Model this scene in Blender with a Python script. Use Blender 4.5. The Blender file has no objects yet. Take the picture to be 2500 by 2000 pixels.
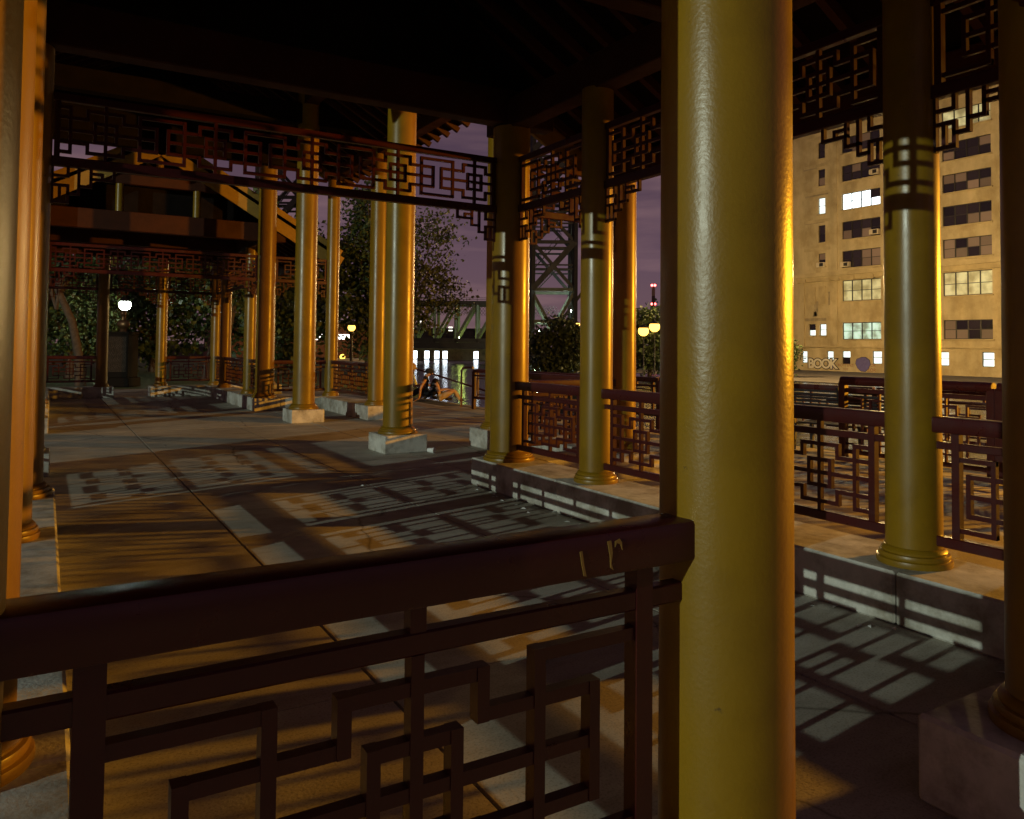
import bpy, math, random
from mathutils import Vector, Matrix
R = math.radians
random.seed(7)
scene = bpy.context.scene
COL = scene.collection

# ------------------------------------------------------------------ camera
AZ, PITCH, ROLL = R(59.35), R(2.0), R(0.55)
fw = Vector((math.cos(AZ)*math.cos(PITCH), math.sin(AZ)*math.cos(PITCH), math.sin(PITCH)))
rt = Vector((math.sin(AZ), -math.cos(AZ), 0.0)); up = rt.cross(fw)
rt2 = rt*math.cos(ROLL)+up*math.sin(ROLL); up2 = up*math.cos(ROLL)-rt*math.sin(ROLL)
cam = bpy.data.cameras.new('camera'); camo = bpy.data.objects.new('camera', cam); COL.objects.link(camo)
m3 = Matrix((rt2, up2, -fw)).transposed()
camo.matrix_world = Matrix.Translation((0, 0, 1.55)) @ m3.to_4x4()
cam.sensor_width = 36.0; cam.lens = 1920/2500*36; cam.shift_y = -221/2500
cam.clip_start = 0.05; cam.clip_end = 3000
scene.camera = camo

# ------------------------------------------------------------------ world: city-lit night sky
w = bpy.data.worlds.new('World'); scene.world = w; w.use_nodes = True
nt = w.node_tree; N = nt.nodes; L = nt.links; N.clear()
out = N.new('ShaderNodeOutputWorld'); bg = N.new('ShaderNodeBackground'); bg.inputs[1].default_value = 0.72
tc = N.new('ShaderNodeTexCoord'); sep = N.new('ShaderNodeSeparateXYZ'); L.new(tc.outputs['Generated'], sep.inputs[0])
ramp = N.new('ShaderNodeValToRGB'); L.new(sep.outputs['Z'], ramp.inputs[0])
e = ramp.color_ramp.elements
e[0].position = 0.0; e[0].color = (0.250, 0.145, 0.160, 1)
e[1].position = 1.0; e[1].color = (0.030, 0.018, 0.032, 1)
x = e.new(0.10); x.color = (0.205, 0.122, 0.165, 1)
x = e.new(0.30); x.color = (0.105, 0.064, 0.108, 1)
mp = N.new('ShaderNodeMapping'); mp.inputs['Scale'].default_value = (1.2, 1.2, 9.0); L.new(tc.outputs['Generated'], mp.inputs[0])
nz = N.new('ShaderNodeTexNoise'); nz.inputs['Scale'].default_value = 3.2; nz.inputs['Detail'].default_value = 5; L.new(mp.outputs[0], nz.inputs[0])
cr = N.new('ShaderNodeValToRGB'); L.new(nz.outputs[0], cr.inputs[0])
cr.color_ramp.elements[0].position = 0.47; cr.color_ramp.elements[0].color = (0, 0, 0, 1)
cr.color_ramp.elements[1].position = 0.70; cr.color_ramp.elements[1].color = (0.150, 0.085, 0.068, 1)
add = N.new('ShaderNodeMix'); add.data_type = 'RGBA'; add.blend_type = 'ADD'; add.inputs[0].default_value = 1.0
L.new(ramp.outputs[0], add.inputs[6]); L.new(cr.outputs[0], add.inputs[7])
sky = N.new('ShaderNodeTexSky'); sky.sky_type = 'NISHITA'; sky.sun_disc = False
sky.sun_elevation = R(-6); sky.sun_rotation = R(200)
sm = N.new('ShaderNodeMix'); sm.data_type = 'RGBA'; sm.blend_type = 'ADD'; sm.inputs[0].default_value = 0.05
L.new(add.outputs[2], sm.inputs[6]); L.new(sky.outputs[0], sm.inputs[7])
L.new(sm.outputs[2], bg.inputs[0]); L.new(bg.outputs[0], out.inputs[0])
vs = scene.view_settings; vs.view_transform = 'Standard'; vs.look = 'None'; vs.exposure = -0.3; vs.gamma = 1.0; vs.use_curve_mapping = False

SODIUM = (1.0, 0.42, 0.018); WHITE = (0.86, 1.0, 0.84)

# ------------------------------------------------------------------ materials
MATS = {}
def mat(name, col, rough=0.5, metal=0.0, spec=0.5, noise=0.0, nscale=6.0, bump=0.0, bscale=40.0, island=0.0, rnd=0.0, stretch=None, coat=0.0):
    m = bpy.data.materials.new(name); m.use_nodes = True; MATS[name] = m
    t = m.node_tree; n = t.nodes; l = t.links; b = n['Principled BSDF']
    b.inputs['Roughness'].default_value = rough; b.inputs['Metallic'].default_value = metal
    b.inputs['Specular IOR Level'].default_value = spec
    if coat: b.inputs['Coat Weight'].default_value = coat; b.inputs['Coat Roughness'].default_value = 0.2
    b.inputs['Base Color'].default_value = (*col, 1)
    co = n.new('ShaderNodeTexCoord'); src = co.outputs['Object']
    if stretch:
        mm = n.new('ShaderNodeMapping'); mm.inputs['Scale'].default_value = stretch; l.new(src, mm.inputs[0]); src = mm.outputs[0]
    last = None
    if noise or island or rnd:
        hsv = n.new('ShaderNodeHueSaturation'); hsv.inputs['Color'].default_value = (*col, 1)
        acc = None
        if noise:
            t1 = n.new('ShaderNodeTexNoise'); t1.inputs['Scale'].default_value = nscale; t1.inputs['Detail'].default_value = 6; t1.inputs['Roughness'].default_value = 0.62
            l.new(src, t1.inputs[0])
            mr = n.new('ShaderNodeMapRange'); mr.inputs[1].default_value = 0.3; mr.inputs[2].default_value = 0.7
            mr.inputs[3].default_value = 1-noise; mr.inputs[4].default_value = 1+noise; l.new(t1.outputs[0], mr.inputs[0]); acc = mr.outputs[0]
            mr2 = n.new('ShaderNodeMapRange'); mr2.inputs[1].default_value = 0.3; mr2.inputs[2].default_value = 0.7
            mr2.inputs[3].default_value = min(1, rough+0.12); mr2.inputs[4].default_value = max(0.03, rough-0.10); l.new(t1.outputs[0], mr2.inputs[0]); l.new(mr2.outputs[0], b.inputs['Roughness'])
        for amt, kind in ((island, 'i'), (rnd, 'o')):
            if amt:
                if kind == 'i': g = n.new('ShaderNodeNewGeometry'); o_ = g.outputs['Random Per Island']
                else: g = n.new('ShaderNodeObjectInfo'); o_ = g.outputs['Random']
                mr = n.new('ShaderNodeMapRange'); mr.inputs[3].default_value = 1-amt; mr.inputs[4].default_value = 1+amt; l.new(o_, mr.inputs[0])
                if acc is None: acc = mr.outputs[0]
                else:
                    mu = n.new('ShaderNodeMath'); mu.operation = 'MULTIPLY'; l.new(acc, mu.inputs[0]); l.new(mr.outputs[0], mu.inputs[1]); acc = mu.outputs[0]
        l.new(acc, hsv.inputs['Value']); l.new(hsv.outputs[0], b.inputs['Base Color'])
    if bump:
        t2 = n.new('ShaderNodeTexNoise'); t2.inputs['Scale'].default_value = bscale; t2.inputs['Detail'].default_value = 3; l.new(src, t2.inputs[0])
        bp = n.new('ShaderNodeBump'); bp.inputs['Strength'].default_value = bump; bp.inputs['Distance'].default_value = 0.01
        l.new(t2.outputs[0], bp.inputs['Height']); l.new(bp.outputs[0], b.inputs['Normal'])
    return m
def emit(name, col, strength, vary=0.0, scale=1.5):
    m = bpy.data.materials.new(name); m.use_nodes = True; MATS[name] = m
    t = m.node_tree; n = t.nodes; l = t.links; b = n['Principled BSDF']
    b.inputs['Base Color'].default_value = (*[c*0.3 for c in col], 1)
    b.inputs['Emission Color'].default_value = (*col, 1); b.inputs['Emission Strength'].default_value = strength
    if vary:
        co = n.new('ShaderNodeTexCoord'); tx = n.new('ShaderNodeTexNoise'); tx.inputs['Scale'].default_value = scale; tx.inputs['Detail'].default_value = 3
        l.new(co.outputs['Object'], tx.inputs[0]); mr = n.new('ShaderNodeMapRange'); mr.inputs[1].default_value = 0.36; mr.inputs[2].default_value = 0.62
        mr.inputs[3].default_value = strength*(1-vary); mr.inputs[4].default_value = strength; l.new(tx.outputs[0], mr.inputs[0]); l.new(mr.outputs[0], b.inputs['Emission Strength'])
    return m

mat('gold', (0.21, 0.118, 0.005), rough=0.34, spec=0.42, noise=0.10, nscale=1.6, bump=0.075, bscale=95)
mat('maroon', (0.046, 0.0065, 0.006), rough=0.34, spec=0.45, noise=0.12, nscale=5, bump=0.05, bscale=90)
mat('beam', (0.045, 0.013, 0.006), rough=0.6, spec=0.2, noise=0.22, nscale=3, bump=0.1, bscale=30)
mat('shaded_wood', (0.008, 0.005, 0.004), rough=0.8, spec=0.08, noise=0.3, nscale=4)  # near-black wood, with the shade under the roofs put into its colour
mat('barge', (0.27, 0.165, 0.035), rough=0.5, noise=0.18, nscale=5, bump=0.08, bscale=50)
mat('rooftile', (0.10, 0.12, 0.07), rough=0.5, noise=0.3, nscale=3, bump=0.2, bscale=18)
mat('stone', (0.50, 0.49, 0.44), rough=0.72, noise=0.16, nscale=7, bump=0.25, bscale=60, rnd=0.06)
# concrete with broom marks, stains and wear
def concrete(name, col, sx=1.0):
    m = mat(name, col, rough=0.78, noise=0.15, nscale=2.2, bump=0.16, bscale=70, rnd=0.05)
    t = m.node_tree; n = t.nodes; l = t.links; b = n['Principled BSDF']; hsv = [q for q in n if q.type == 'HUE_SAT'][0]
    co = [q for q in n if q.type == 'TEX_COORD'][0]
    geo = n.new('ShaderNodeNewGeometry')
    mp1 = n.new('ShaderNodeMapping'); mp1.inputs['Scale'].default_value = (0.9, 2.6, 1); mp1.inputs['Rotation'].default_value = (0, 0, R(-14)); l.new(geo.outputs['Position'], mp1.inputs[0])
    s1 = n.new('ShaderNodeTexNoise'); s1.inputs['Scale'].default_value = 1.3; s1.inputs['Detail'].default_value = 7; s1.inputs['Roughness'].default_value = 0.7; l.new(mp1.outputs[0], s1.inputs[0])
    r1 = n.new('ShaderNodeValToRGB'); r1.color_ramp.elements[0].position = 0.36; r1.color_ramp.elements[0].color = (0.74, 0.71, 0.66, 1); r1.color_ramp.elements[1].position = 0.58; r1.color_ramp.elements[1].color = (1, 1, 1, 1); l.new(s1.outputs[0], r1.inputs[0])
    s2 = n.new('ShaderNodeTexNoise'); s2.inputs['Scale'].default_value = 0.55; s2.inputs['Detail'].default_value = 4; l.new(geo.outputs['Position'], s2.inputs[0])
    r2 = n.new('ShaderNodeValToRGB'); r2.color_ramp.elements[0].position = 0.34; r2.color_ramp.elements[0].color = (0.72, 0.70, 0.66, 1); r2.color_ramp.elements[1].position = 0.62; l.new(s2.outputs[0], r2.inputs[0])
    a = n.new('ShaderNodeMix'); a.data_type = 'RGBA'; a.blend_type = 'MULTIPLY'; a.inputs[0].default_value = 1; l.new(hsv.outputs[0], a.inputs[6]); l.new(r1.outputs[0], a.inputs[7])
    c = n.new('ShaderNodeMix'); c.data_type = 'RGBA'; c.blend_type = 'MULTIPLY'; c.inputs[0].default_value = 1; l.new(a.outputs[2], c.inputs[6]); l.new(r2.outputs[0], c.inputs[7])
    dn_ = n.new('ShaderNodeTexNoise'); dn_.inputs['Scale'].default_value = 2.5; dn_.inputs['Detail'].default_value = 6; l.new(geo.outputs['Position'], dn_.inputs[0])
    mxv = n.new('ShaderNodeMix'); mxv.data_type = 'VECTOR'; mxv.inputs[0].default_value = 0.16; l.new(geo.outputs['Position'], mxv.inputs[4]); l.new(dn_.outputs['Color'], mxv.inputs[5])
    vo = n.new('ShaderNodeTexVoronoi'); vo.feature = 'DISTANCE_TO_EDGE'; vo.inputs['Scale'].default_value = 0.42; l.new(mxv.outputs[1], vo.inputs[0])
    rc_ = n.new('ShaderNodeValToRGB'); rc_.color_ramp.elements[0].position = 0.0; rc_.color_ramp.elements[0].color = (0.45, 0.42, 0.38, 1); rc_.color_ramp.elements[1].position = 0.006; rc_.color_ramp.elements[1].color = (1, 1, 1, 1); l.new(vo.outputs['Distance'], rc_.inputs[0])
    sp_ = n.new('ShaderNodeTexNoise'); sp_.inputs['Scale'].default_value = 95; sp_.inputs['Detail'].default_value = 2; l.new(geo.outputs['Position'], sp_.inputs[0])
    rs_ = n.new('ShaderNodeValToRGB'); rs_.color_ramp.elements[0].position = 0.30; rs_.color_ramp.elements[0].color = (0.7, 0.68, 0.64, 1); rs_.color_ramp.elements[1].position = 0.5; rs_.color_ramp.elements[1].color = (1, 1, 1, 1); l.new(sp_.outputs[0], rs_.inputs[0])
    q1 = n.new('ShaderNodeMix'); q1.data_type = 'RGBA'; q1.blend_type = 'MULTIPLY'; q1.inputs[0].default_value = 1; l.new(c.outputs[2], q1.inputs[6]); l.new(rc_.outputs[0], q1.inputs[7])
    q2 = n.new('ShaderNodeMix'); q2.data_type = 'RGBA'; q2.blend_type = 'MULTIPLY'; q2.inputs[0].default_value = 1; l.new(q1.outputs[2], q2.inputs[6]); l.new(rs_.outputs[0], q2.inputs[7])
    l.new(q2.outputs[2], b.inputs['Base Color'])
    return m
concrete('concrete', (0.48, 0.455, 0.39))
def weather(name, lo, sc):
    m = MATS[name]; t = m.node_tree; n = t.nodes; l = t.links; b = n['Principled BSDF']; src = b.inputs['Base Color'].links[0].from_socket
    g = n.new('ShaderNodeNewGeometry'); s1 = n.new('ShaderNodeTexNoise'); s1.inputs['Scale'].default_value = sc; s1.inputs['Detail'].default_value = 8; s1.inputs['Roughness'].default_value = 0.68; l.new(g.outputs['Position'], s1.inputs[0])
    r1 = n.new('ShaderNodeValToRGB'); r1.color_ramp.elements[0].position = 0.38; r1.color_ramp.elements[0].color = (*lo, 1); r1.color_ramp.elements[1].position = 0.56; r1.color_ramp.elements[1].color = (1, 1, 1, 1); l.new(s1.outputs[0], r1.inputs[0])
    a = n.new('ShaderNodeMix'); a.data_type = 'RGBA'; a.blend_type = 'MULTIPLY'; a.inputs[0].default_value = 1; l.new(src, a.inputs[6]); l.new(r1.outputs[0], a.inputs[7]); l.new(a.outputs[2], b.inputs['Base Color'])
weather('stone', (0.52, 0.48, 0.42), 3.1)
def chips(name, col, sc, th):
    m = MATS[name]; t = m.node_tree; n = t.nodes; l = t.links; b = n['Principled BSDF']; src = b.inputs['Base Color'].links[0].from_socket
    g = n.new('ShaderNodeNewGeometry'); s1 = n.new('ShaderNodeTexNoise'); s1.inputs['Scale'].default_value = sc; s1.inputs['Detail'].default_value = 5; s1.inputs['Roughness'].default_value = 0.6; l.new(g.outputs['Position'], s1.inputs[0])
    r1 = n.new('ShaderNodeValToRGB'); r1.color_ramp.elements[0].position = th; r1.color_ramp.elements[0].color = (0, 0, 0, 1); r1.color_ramp.elements[1].position = th+.03; r1.color_ramp.elements[1].color = (1, 1, 1, 1); l.new(s1.outputs[0], r1.inputs[0])
    a = n.new('ShaderNodeMix'); a.data_type = 'RGBA'; l.new(r1.outputs[0], a.inputs[0]); l.new(src, a.inputs[6]); a.inputs[7].default_value = (*col, 1); l.new(a.outputs[2], b.inputs['Base Color'])
chips('gold', (0.10, 0.060, 0.012), 16, 0.705); weather('gold', (0.80, 0.78, 0.74), 1.7)
chips('maroon', (0.105, 0.045, 0.022), 21, 0.70)
mat('joint', (0.05, 0.045, 0.04), rough=0.9)
mat('grass', (0.055, 0.085, 0.022), rough=0.9, noise=0.35, nscale=3, bump=0.5, bscale=40)
mat('leaf', (0.055, 0.085, 0.022), rough=0.55, island=0.55)
mat('leaf2', (0.075, 0.095, 0.025), rough=0.55, island=0.55)
mat('bark', (0.09, 0.065, 0.045), rough=0.9, noise=0.3, nscale=9, bump=0.6, bscale=25)
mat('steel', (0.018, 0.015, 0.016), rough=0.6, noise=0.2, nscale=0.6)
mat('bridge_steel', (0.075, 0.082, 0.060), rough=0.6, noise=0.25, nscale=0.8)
mat('black_metal', (0.018, 0.018, 0.020), rough=0.4, metal=0.2)
mat('granite', (0.010, 0.007, 0.005), rough=0.75, spec=0.12, noise=0.3, nscale=60)
mat('bronze', (0.16, 0.085, 0.035), rough=0.38, metal=0.7, noise=0.2, nscale=20)
mat('facade', (0.47, 0.385, 0.235), rough=0.85, noise=0.22, nscale=0.5, bump=0.1, bscale=4, stretch=(1, 1, .3)); weather('facade', (0.78, 0.74, 0.66), 0.42)
mat('facade_trim', (0.43, 0.345, 0.20), rough=0.85, noise=0.22, nscale=0.6)
mat('patch', (0.30, 0.245, 0.16), rough=0.9, noise=0.3, nscale=1.2)
mat('win_frame', (0.020, 0.017, 0.016), rough=0.5)
mat('glass_dark', (0.020, 0.015, 0.020), rough=0.08, spec=0.8, rnd=0.5)
mat('blind', (0.20, 0.15, 0.15), rough=0.6, rnd=0.35)
mat('ac', (0.55, 0.48, 0.36), rough=0.6)
mat('brick_far', (0.20, 0.085, 0.045), rough=0.9, noise=0.2, nscale=2)
mat('lit_wall_tone', (0.65, 0.50, 0.33), rough=0.8, noise=0.1, nscale=1)  # bright warm tone that carries the sodium light on the wall
mat('bank', (0.060, 0.048, 0.045), rough=0.9, noise=0.4, nscale=0.5)
mat('paint_black', (0.030, 0.018, 0.016), rough=0.8)
mat('paint_pale', (0.66, 0.62, 0.54), rough=0.8, noise=0.1, nscale=3)
mat('paint_purple', (0.115, 0.10, 0.30), rough=0.8, noise=0.12, nscale=3)
mat('paint_red', (0.26, 0.10, 0.05), rough=0.8)
mat('skin', (0.42, 0.24, 0.15), rough=0.5)
mat('black_cloth', (0.010, 0.010, 0.012), rough=0.9)
mat('khaki', (0.36, 0.27, 0.15), rough=0.9, noise=0.15, nscale=30)
mat('pale_shirt', (0.62, 0.70, 0.60), rough=0.9, noise=0.1, nscale=20)
mat('jeans', (0.035, 0.045, 0.075), rough=0.9)
mat('hair', (0.010, 0.007, 0.006), rough=0.45)
mat('blond', (0.38, 0.26, 0.12), rough=0.5)
mat('shoe', (0.04, 0.035, 0.03), rough=0.7)
mat('paper', (0.75, 0.76, 0.74), rough=0.7)
mat('hull', (0.05, 0.05, 0.055), rough=0.4)
mat('boat_white', (0.55, 0.53, 0.48), rough=0.5)
mat('chim_white', (0.55, 0.42, 0.22), rough=0.8)
mat('chim_dark', (0.17, 0.10, 0.08), rough=0.8)
emit('em_white', (0.90, 1.0, 0.90), 60); emit('em_sodium', (1.0, 0.56, 0.09), 5.0); emit('em_sodium_far', (1.0, 0.55, 0.10), 5.0)
emit('em_red', (1.0, 0.10, 0.09), 14); emit('em_alcove', (0.80, 0.90, 1.0), 9); emit('em_amber', (1.0, 0.62, 0.08), 5)
emit('win_white', (0.88, 1.0, 0.95), 2.0, vary=0.35, scale=0.9); emit('win_bright', (0.85, 0.97, 1.0), 3.2)
emit('win_warm', (0.95, 0.86, 0.42), 0.62, vary=0.75, scale=0.7); emit('win_green', (0.72, 1.0, 0.80), 1.0, vary=0.85, scale=0.8)
emit('win_warm2', (1.0, .70, .22), 3.0); emit('win_far', (1.0, 0.95, 0.8), 2.2); emit('em_headlight', (1.0, 0.93, 0.85), 7)
# river: dark water with ripples
wm = mat('water', (0.010, 0.014, 0.024), rough=0.14, spec=0.6)
t_ = wm.node_tree; n_ = t_.nodes; l_ = t_.links
g_ = n_.new('ShaderNodeNewGeometry'); mp_ = n_.new('ShaderNodeMapping'); mp_.inputs['Rotation'].default_value = (0, 0, R(-31)); mp_.inputs['Scale'].default_value = (0.5, 1.6, 1); l_.new(g_.outputs['Position'], mp_.inputs[0])
a_ = n_.new('ShaderNodeTexNoise'); a_.inputs['Scale'].default_value = 0.9; a_.inputs['Detail'].default_value = 4; l_.new(mp_.outputs[0], a_.inputs[0])
b_ = n_.new('ShaderNodeBump'); b_.inputs['Strength'].default_value = 0.6; b_.inputs['Distance'].default_value = 0.22; l_.new(a_.outputs[0], b_.inputs['Height']); l_.new(b_.outputs[0], n_['Principled BSDF'].inputs['Normal'])

# ------------------------------------------------------------------ mesh helpers
class MB:
    def __init__(s): s.v = []; s.f = []; s.mi = []; s.cur = 0
    def add(s, vs_, fs):
        k = len(s.v); s.v += [tuple(q) for q in vs_]; s.f += [tuple(i+k for i in q) for q in fs]; s.mi += [s.cur]*len(fs); return s
    def box(s, x0, x1, y0, y1, z0, z1, b=0.0):
        if b <= 0:
            return s.add([(x0,y0,z0),(x1,y0,z0),(x1,y1,z0),(x0,y1,z0),(x0,y0,z1),(x1,y0,z1),(x1,y1,z1),(x0,y1,z1)],
                         [(0,3,2,1),(4,5,6,7),(0,1,5,4),(1,2,6,5),(2,3,7,6),(3,0,4,7)])
        P = []; idx = {}
        X = (x0, x1); Y = (y0, y1); Zz = (z0, z1)
        for i in (0, 1):
            for j in (0, 1):
                for k in (0, 1):
                    sx, sy, sz = (b if i == 0 else -b), (b if j == 0 else -b), (b if k == 0 else -b)
                    idx[i,j,k,0] = len(P); P.append((X[i], Y[j]+sy, Zz[k]+sz))
                    idx[i,j,k,1] = len(P); P.append((X[i]+sx, Y[j], Zz[k]+sz))
                    idx[i,j,k,2] = len(P); P.append((X[i]+sx, Y[j]+sy, Zz[k]))
        F = []
        for i in (0, 1): F.append([idx[i,0,0,0], idx[i,0,1,0], idx[i,1,1,0], idx[i,1,0,0]][::1 if i == 0 else -1])
        for j in (0, 1): F.append([idx[0,j,0,1], idx[1,j,0,1], idx[1,j,1,1], idx[0,j,1,1]][::1 if j == 0 else -1])
        for k in (0, 1): F.append([idx[0,0,k,2], idx[0,1,k,2], idx[1,1,k,2], idx[1,0,k,2]][::1 if k == 0 else -1])
        for j in (0, 1):
            for k in (0, 1): F.append([idx[0,j,k,1], idx[1,j,k,1], idx[1,j,k,2], idx[0,j,k,2]][::1 if (j+k) % 2 == 1 else -1])
        for i in (0, 1):
            for k in (0, 1): F.append([idx[i,0,k,0], idx[i,1,k,0], idx[i,1,k,2], idx[i,0,k,2]][::1 if (i+k) % 2 == 0 else -1])
        for i in (0, 1):
            for j in (0, 1): F.append([idx[i,j,0,0], idx[i,j,1,0], idx[i,j,1,1], idx[i,j,0,1]][::1 if (i+j) % 2 == 1 else -1])
        for i in (0, 1):
            for j in (0, 1):
                for k in (0, 1): F.append([idx[i,j,k,0], idx[i,j,k,1], idx[i,j,k,2]][::1 if (i+j+k) % 2 == 0 else -1])
        return s.add(P, F)
    def lathe(s, prof, seg=40, c=(0, 0), cap=True):
        vs_ = []; fs = []
        for r, z in prof:
            for k in range(seg):
                a = 2*math.pi*k/seg; vs_.append((c[0]+r*math.cos(a), c[1]+r*math.sin(a), z))
        for i in range(len(prof)-1):
            for k in range(seg):
                k2 = (k+1) % seg; fs.append((i*seg+k, i*seg+k2, (i+1)*seg+k2, (i+1)*seg+k))
        if cap: fs.append(tuple(range(seg))[::-1]); fs.append(tuple(range((len(prof)-1)*seg, len(prof)*seg)))
        return s.add(vs_, fs)
    def tube(s, pts, rad, seg=8):
        pts = [Vector(p) for p in pts]
        if not isinstance(rad, (list, tuple)): rad = [rad]*len(pts)
        vs_ = []; fs = []
        for i, p in enumerate(pts):
            d = (pts[min(i+1, len(pts)-1)]-pts[max(i-1, 0)]).normalized()
            a = d.cross(Vector((0, 0, 1)));  a = d.cross(Vector((1, 0, 0))) if a.length < 1e-3 else a
            a.normalize(); b2 = d.cross(a)
            for k in range(seg):
                t = 2*math.pi*k/seg; vs_.append(p+(a*math.cos(t)+b2*math.sin(t))*rad[i])
        for i in range(len(pts)-1):
            for k in range(seg):
                k2 = (k+1) % seg; fs.append((i*seg+k, (i+1)*seg+k, (i+1)*seg+k2, i*seg+k2))
        fs.append(tuple(range(seg))); fs.append(tuple(range((len(pts)-1)*seg, len(pts)*seg))[::-1])
        return s.add(vs_, fs)
    def bar(s, p, q, wdt, hgt=None):      # square bar between two points
        hgt = hgt or wdt; p, q = Vector(p), Vector(q); d = (q-p).normalized()
        a = d.cross(Vector((0, 0, 1))); a = Vector((1, 0, 0)) if a.length < 1e-3 else a.normalized(); b2 = a.cross(d).normalized()
        vs_ = [o+a*(sx*wdt/2)+b2*(sy*hgt/2) for o in (p, q) for sx, sy in ((-1,-1),(1,-1),(1,1),(-1,1))]
        return s.add(vs_, [(0,1,2,3),(7,6,5,4),(0,4,5,1),(1,5,6,2),(2,6,7,3),(3,7,4,0)])
    def sphere(s, c, r, seg=16, rings=10, sc=(1, 1, 1)):
        vs_ = [(c[0], c[1], c[2]-r*sc[2])]; fs = []
        for i in range(1, rings):
            t = math.pi*i/rings
            for k in range(seg):
                a = 2*math.pi*k/seg; vs_.append((c[0]+r*sc[0]*math.sin(t)*math.cos(a), c[1]+r*sc[1]*math.sin(t)*math.sin(a), c[2]-r*sc[2]*math.cos(t)))
        vs_.append((c[0], c[1], c[2]+r*sc[2])); n = len(vs_)-1
        for k in range(seg):
            k2 = (k+1) % seg; fs.append((0, 1+k2, 1+k)); fs.append((n, n-seg+k, n-seg+k2))
            for i in range(rings-2): fs.append((1+i*seg+k, 1+i*seg+k2, 1+(i+1)*seg+k2, 1+(i+1)*seg+k))
        return s.add(vs_, fs)
    def mesh(s, name, mats, smooth=False):
        m = bpy.data.meshes.new(name); m.from_pydata(s.v, [], s.f)
        for q in ([mats] if isinstance(mats, str) else mats): m.materials.append(MATS[q])
        if any(s.mi): m.polygons.foreach_set('material_index', s.mi)
        if smooth: m.polygons.foreach_set('use_smooth', [True]*len(m.polygons)); m.set_sharp_from_angle(angle=R(40))
        m.update(); return m

def obj(name, mesh, parent=None, loc=(0, 0, 0), rz=0.0):
    o = bpy.data.objects.new(name, mesh); COL.objects.link(o); o.location = loc; o.rotation_euler = (0, 0, rz)
    if parent is not None: o.parent = parent
    return o
def tag(o, label, cat, group=None, kind=None):
    if label: o['label'] = label
    if cat: o['category'] = cat
    if group: o['group'] = group
    if kind: o['kind'] = kind
    return o
def thing(name, label, cat, loc=(0, 0, 0), group=None): return tag(obj(name, None, None, loc), label, cat, group)
CACHE = {}
def boxmesh(name, mt, dx, dy, dz, b=0.0):
    k = (mt, round(dx, 3), round(dy, 3), round(dz, 3), b)
    if k not in CACHE: CACHE[k] = MB().box(-dx/2, dx/2, -dy/2, dy/2, -dz/2, dz/2, b).mesh(name, mt)
    return CACHE[k]
def boxobj(name, mt, parent, x0, x1, y0, y1, z0, z1, b=0.0, off=(0, 0, 0)):
    return obj(name, boxmesh(name, mt, x1-x0, y1-y0, z1-z0, b), parent, ((x0+x1)/2-off[0], (y0+y1)/2-off[1], (z0+z1)/2-off[2]))

# ------------------------------------------------------------------ ground
def structure(name, mesh, loc=(0, 0, 0)): o = obj(name, mesh, None, loc); o['kind'] = 'structure'; return o
structure('river', MB().box(-600, 900, -400, 900, -2.4, -1.35).mesh('river', 'water'))
lawn = MB(); lawn.add([(-400,-150,-0.045),(11.9,-150,-0.045),(11.6,3,-0.045),(9.55,17,-0.045),(9.75,22,-0.045),(9.2,29.5,-0.045),(12.5,36,-0.045),(17.3,39.5,-0.045),(18.5,43,-0.045),(23,58,-0.045),(23,63,-0.045),(14,85,-0.045),(-400,240,-0.045)], [tuple(range(13))])
lawn.add([(11.9,-150,-0.045),(11.6,3,-0.045),(9.55,17,-0.045),(9.75,22,-0.045),(9.2,29.5,-0.045),(12.5,36,-0.045),(17.3,39.5,-0.045),(18.5,43,-0.045),(23,58,-0.045),(23,63,-0.045),(14,85,-0.045),
          (12.3,-150,-2.3),(12.0,3,-2.3),(9.95,17,-2.3),(10.1,22,-2.3),(9.6,29.3,-2.3),(12.9,35.7,-2.3),(17.7,39.3,-2.3),(18.9,43,-2.3),(23.4,58,-2.3),(23.4,63,-2.3),(14.4,85,-2.3)],
         [(i, i+11, i+12, i+1) for i in range(10)])
structure('lawn', lawn.mesh('lawn', 'grass'))
pave = structure('pavement', MB().add([(-8,-6,-0.03),(11.5,-6,-0.03),(11.2,4,-0.03),(9.5,17,-0.03),(9.7,22,-0.03),(9.0,29.5,-0.03),(-8,29.5,-0.03)], [tuple(range(7))]).mesh('pavement', 'joint'))
XJ = [-7.6, -5.75, -3.95, -2.2, -0.42, 1.35, 3.14, 4.55, 6.35, 8.1, 9.45, 11.0]
YJ = [-5.6, -2.6, 0.4, 3.4, 6.4, 9.25, 12.25, 15.25, 18.25, 21.25, 24.25, 27.25, 29.3]
for i in range(len(XJ)-1):
    for j in range(len(YJ)-1):
        x1 = XJ[i+1]; lim = 11.05 if YJ[j+1] < 3.5 else 11.2-(YJ[j+1]-4)*0.131
        if i >= 9:
            if XJ[i] > lim-0.3: continue
            x1 = min(x1, lim-0.1)
        boxobj('paving_slab', 'concrete', pave, XJ[i]+0.009, x1-0.009, YJ[j]+0.005, YJ[j+1]-0.005, -0.06, 0.0+random.uniform(-0.0015, 0.0015), 0.0)

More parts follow.
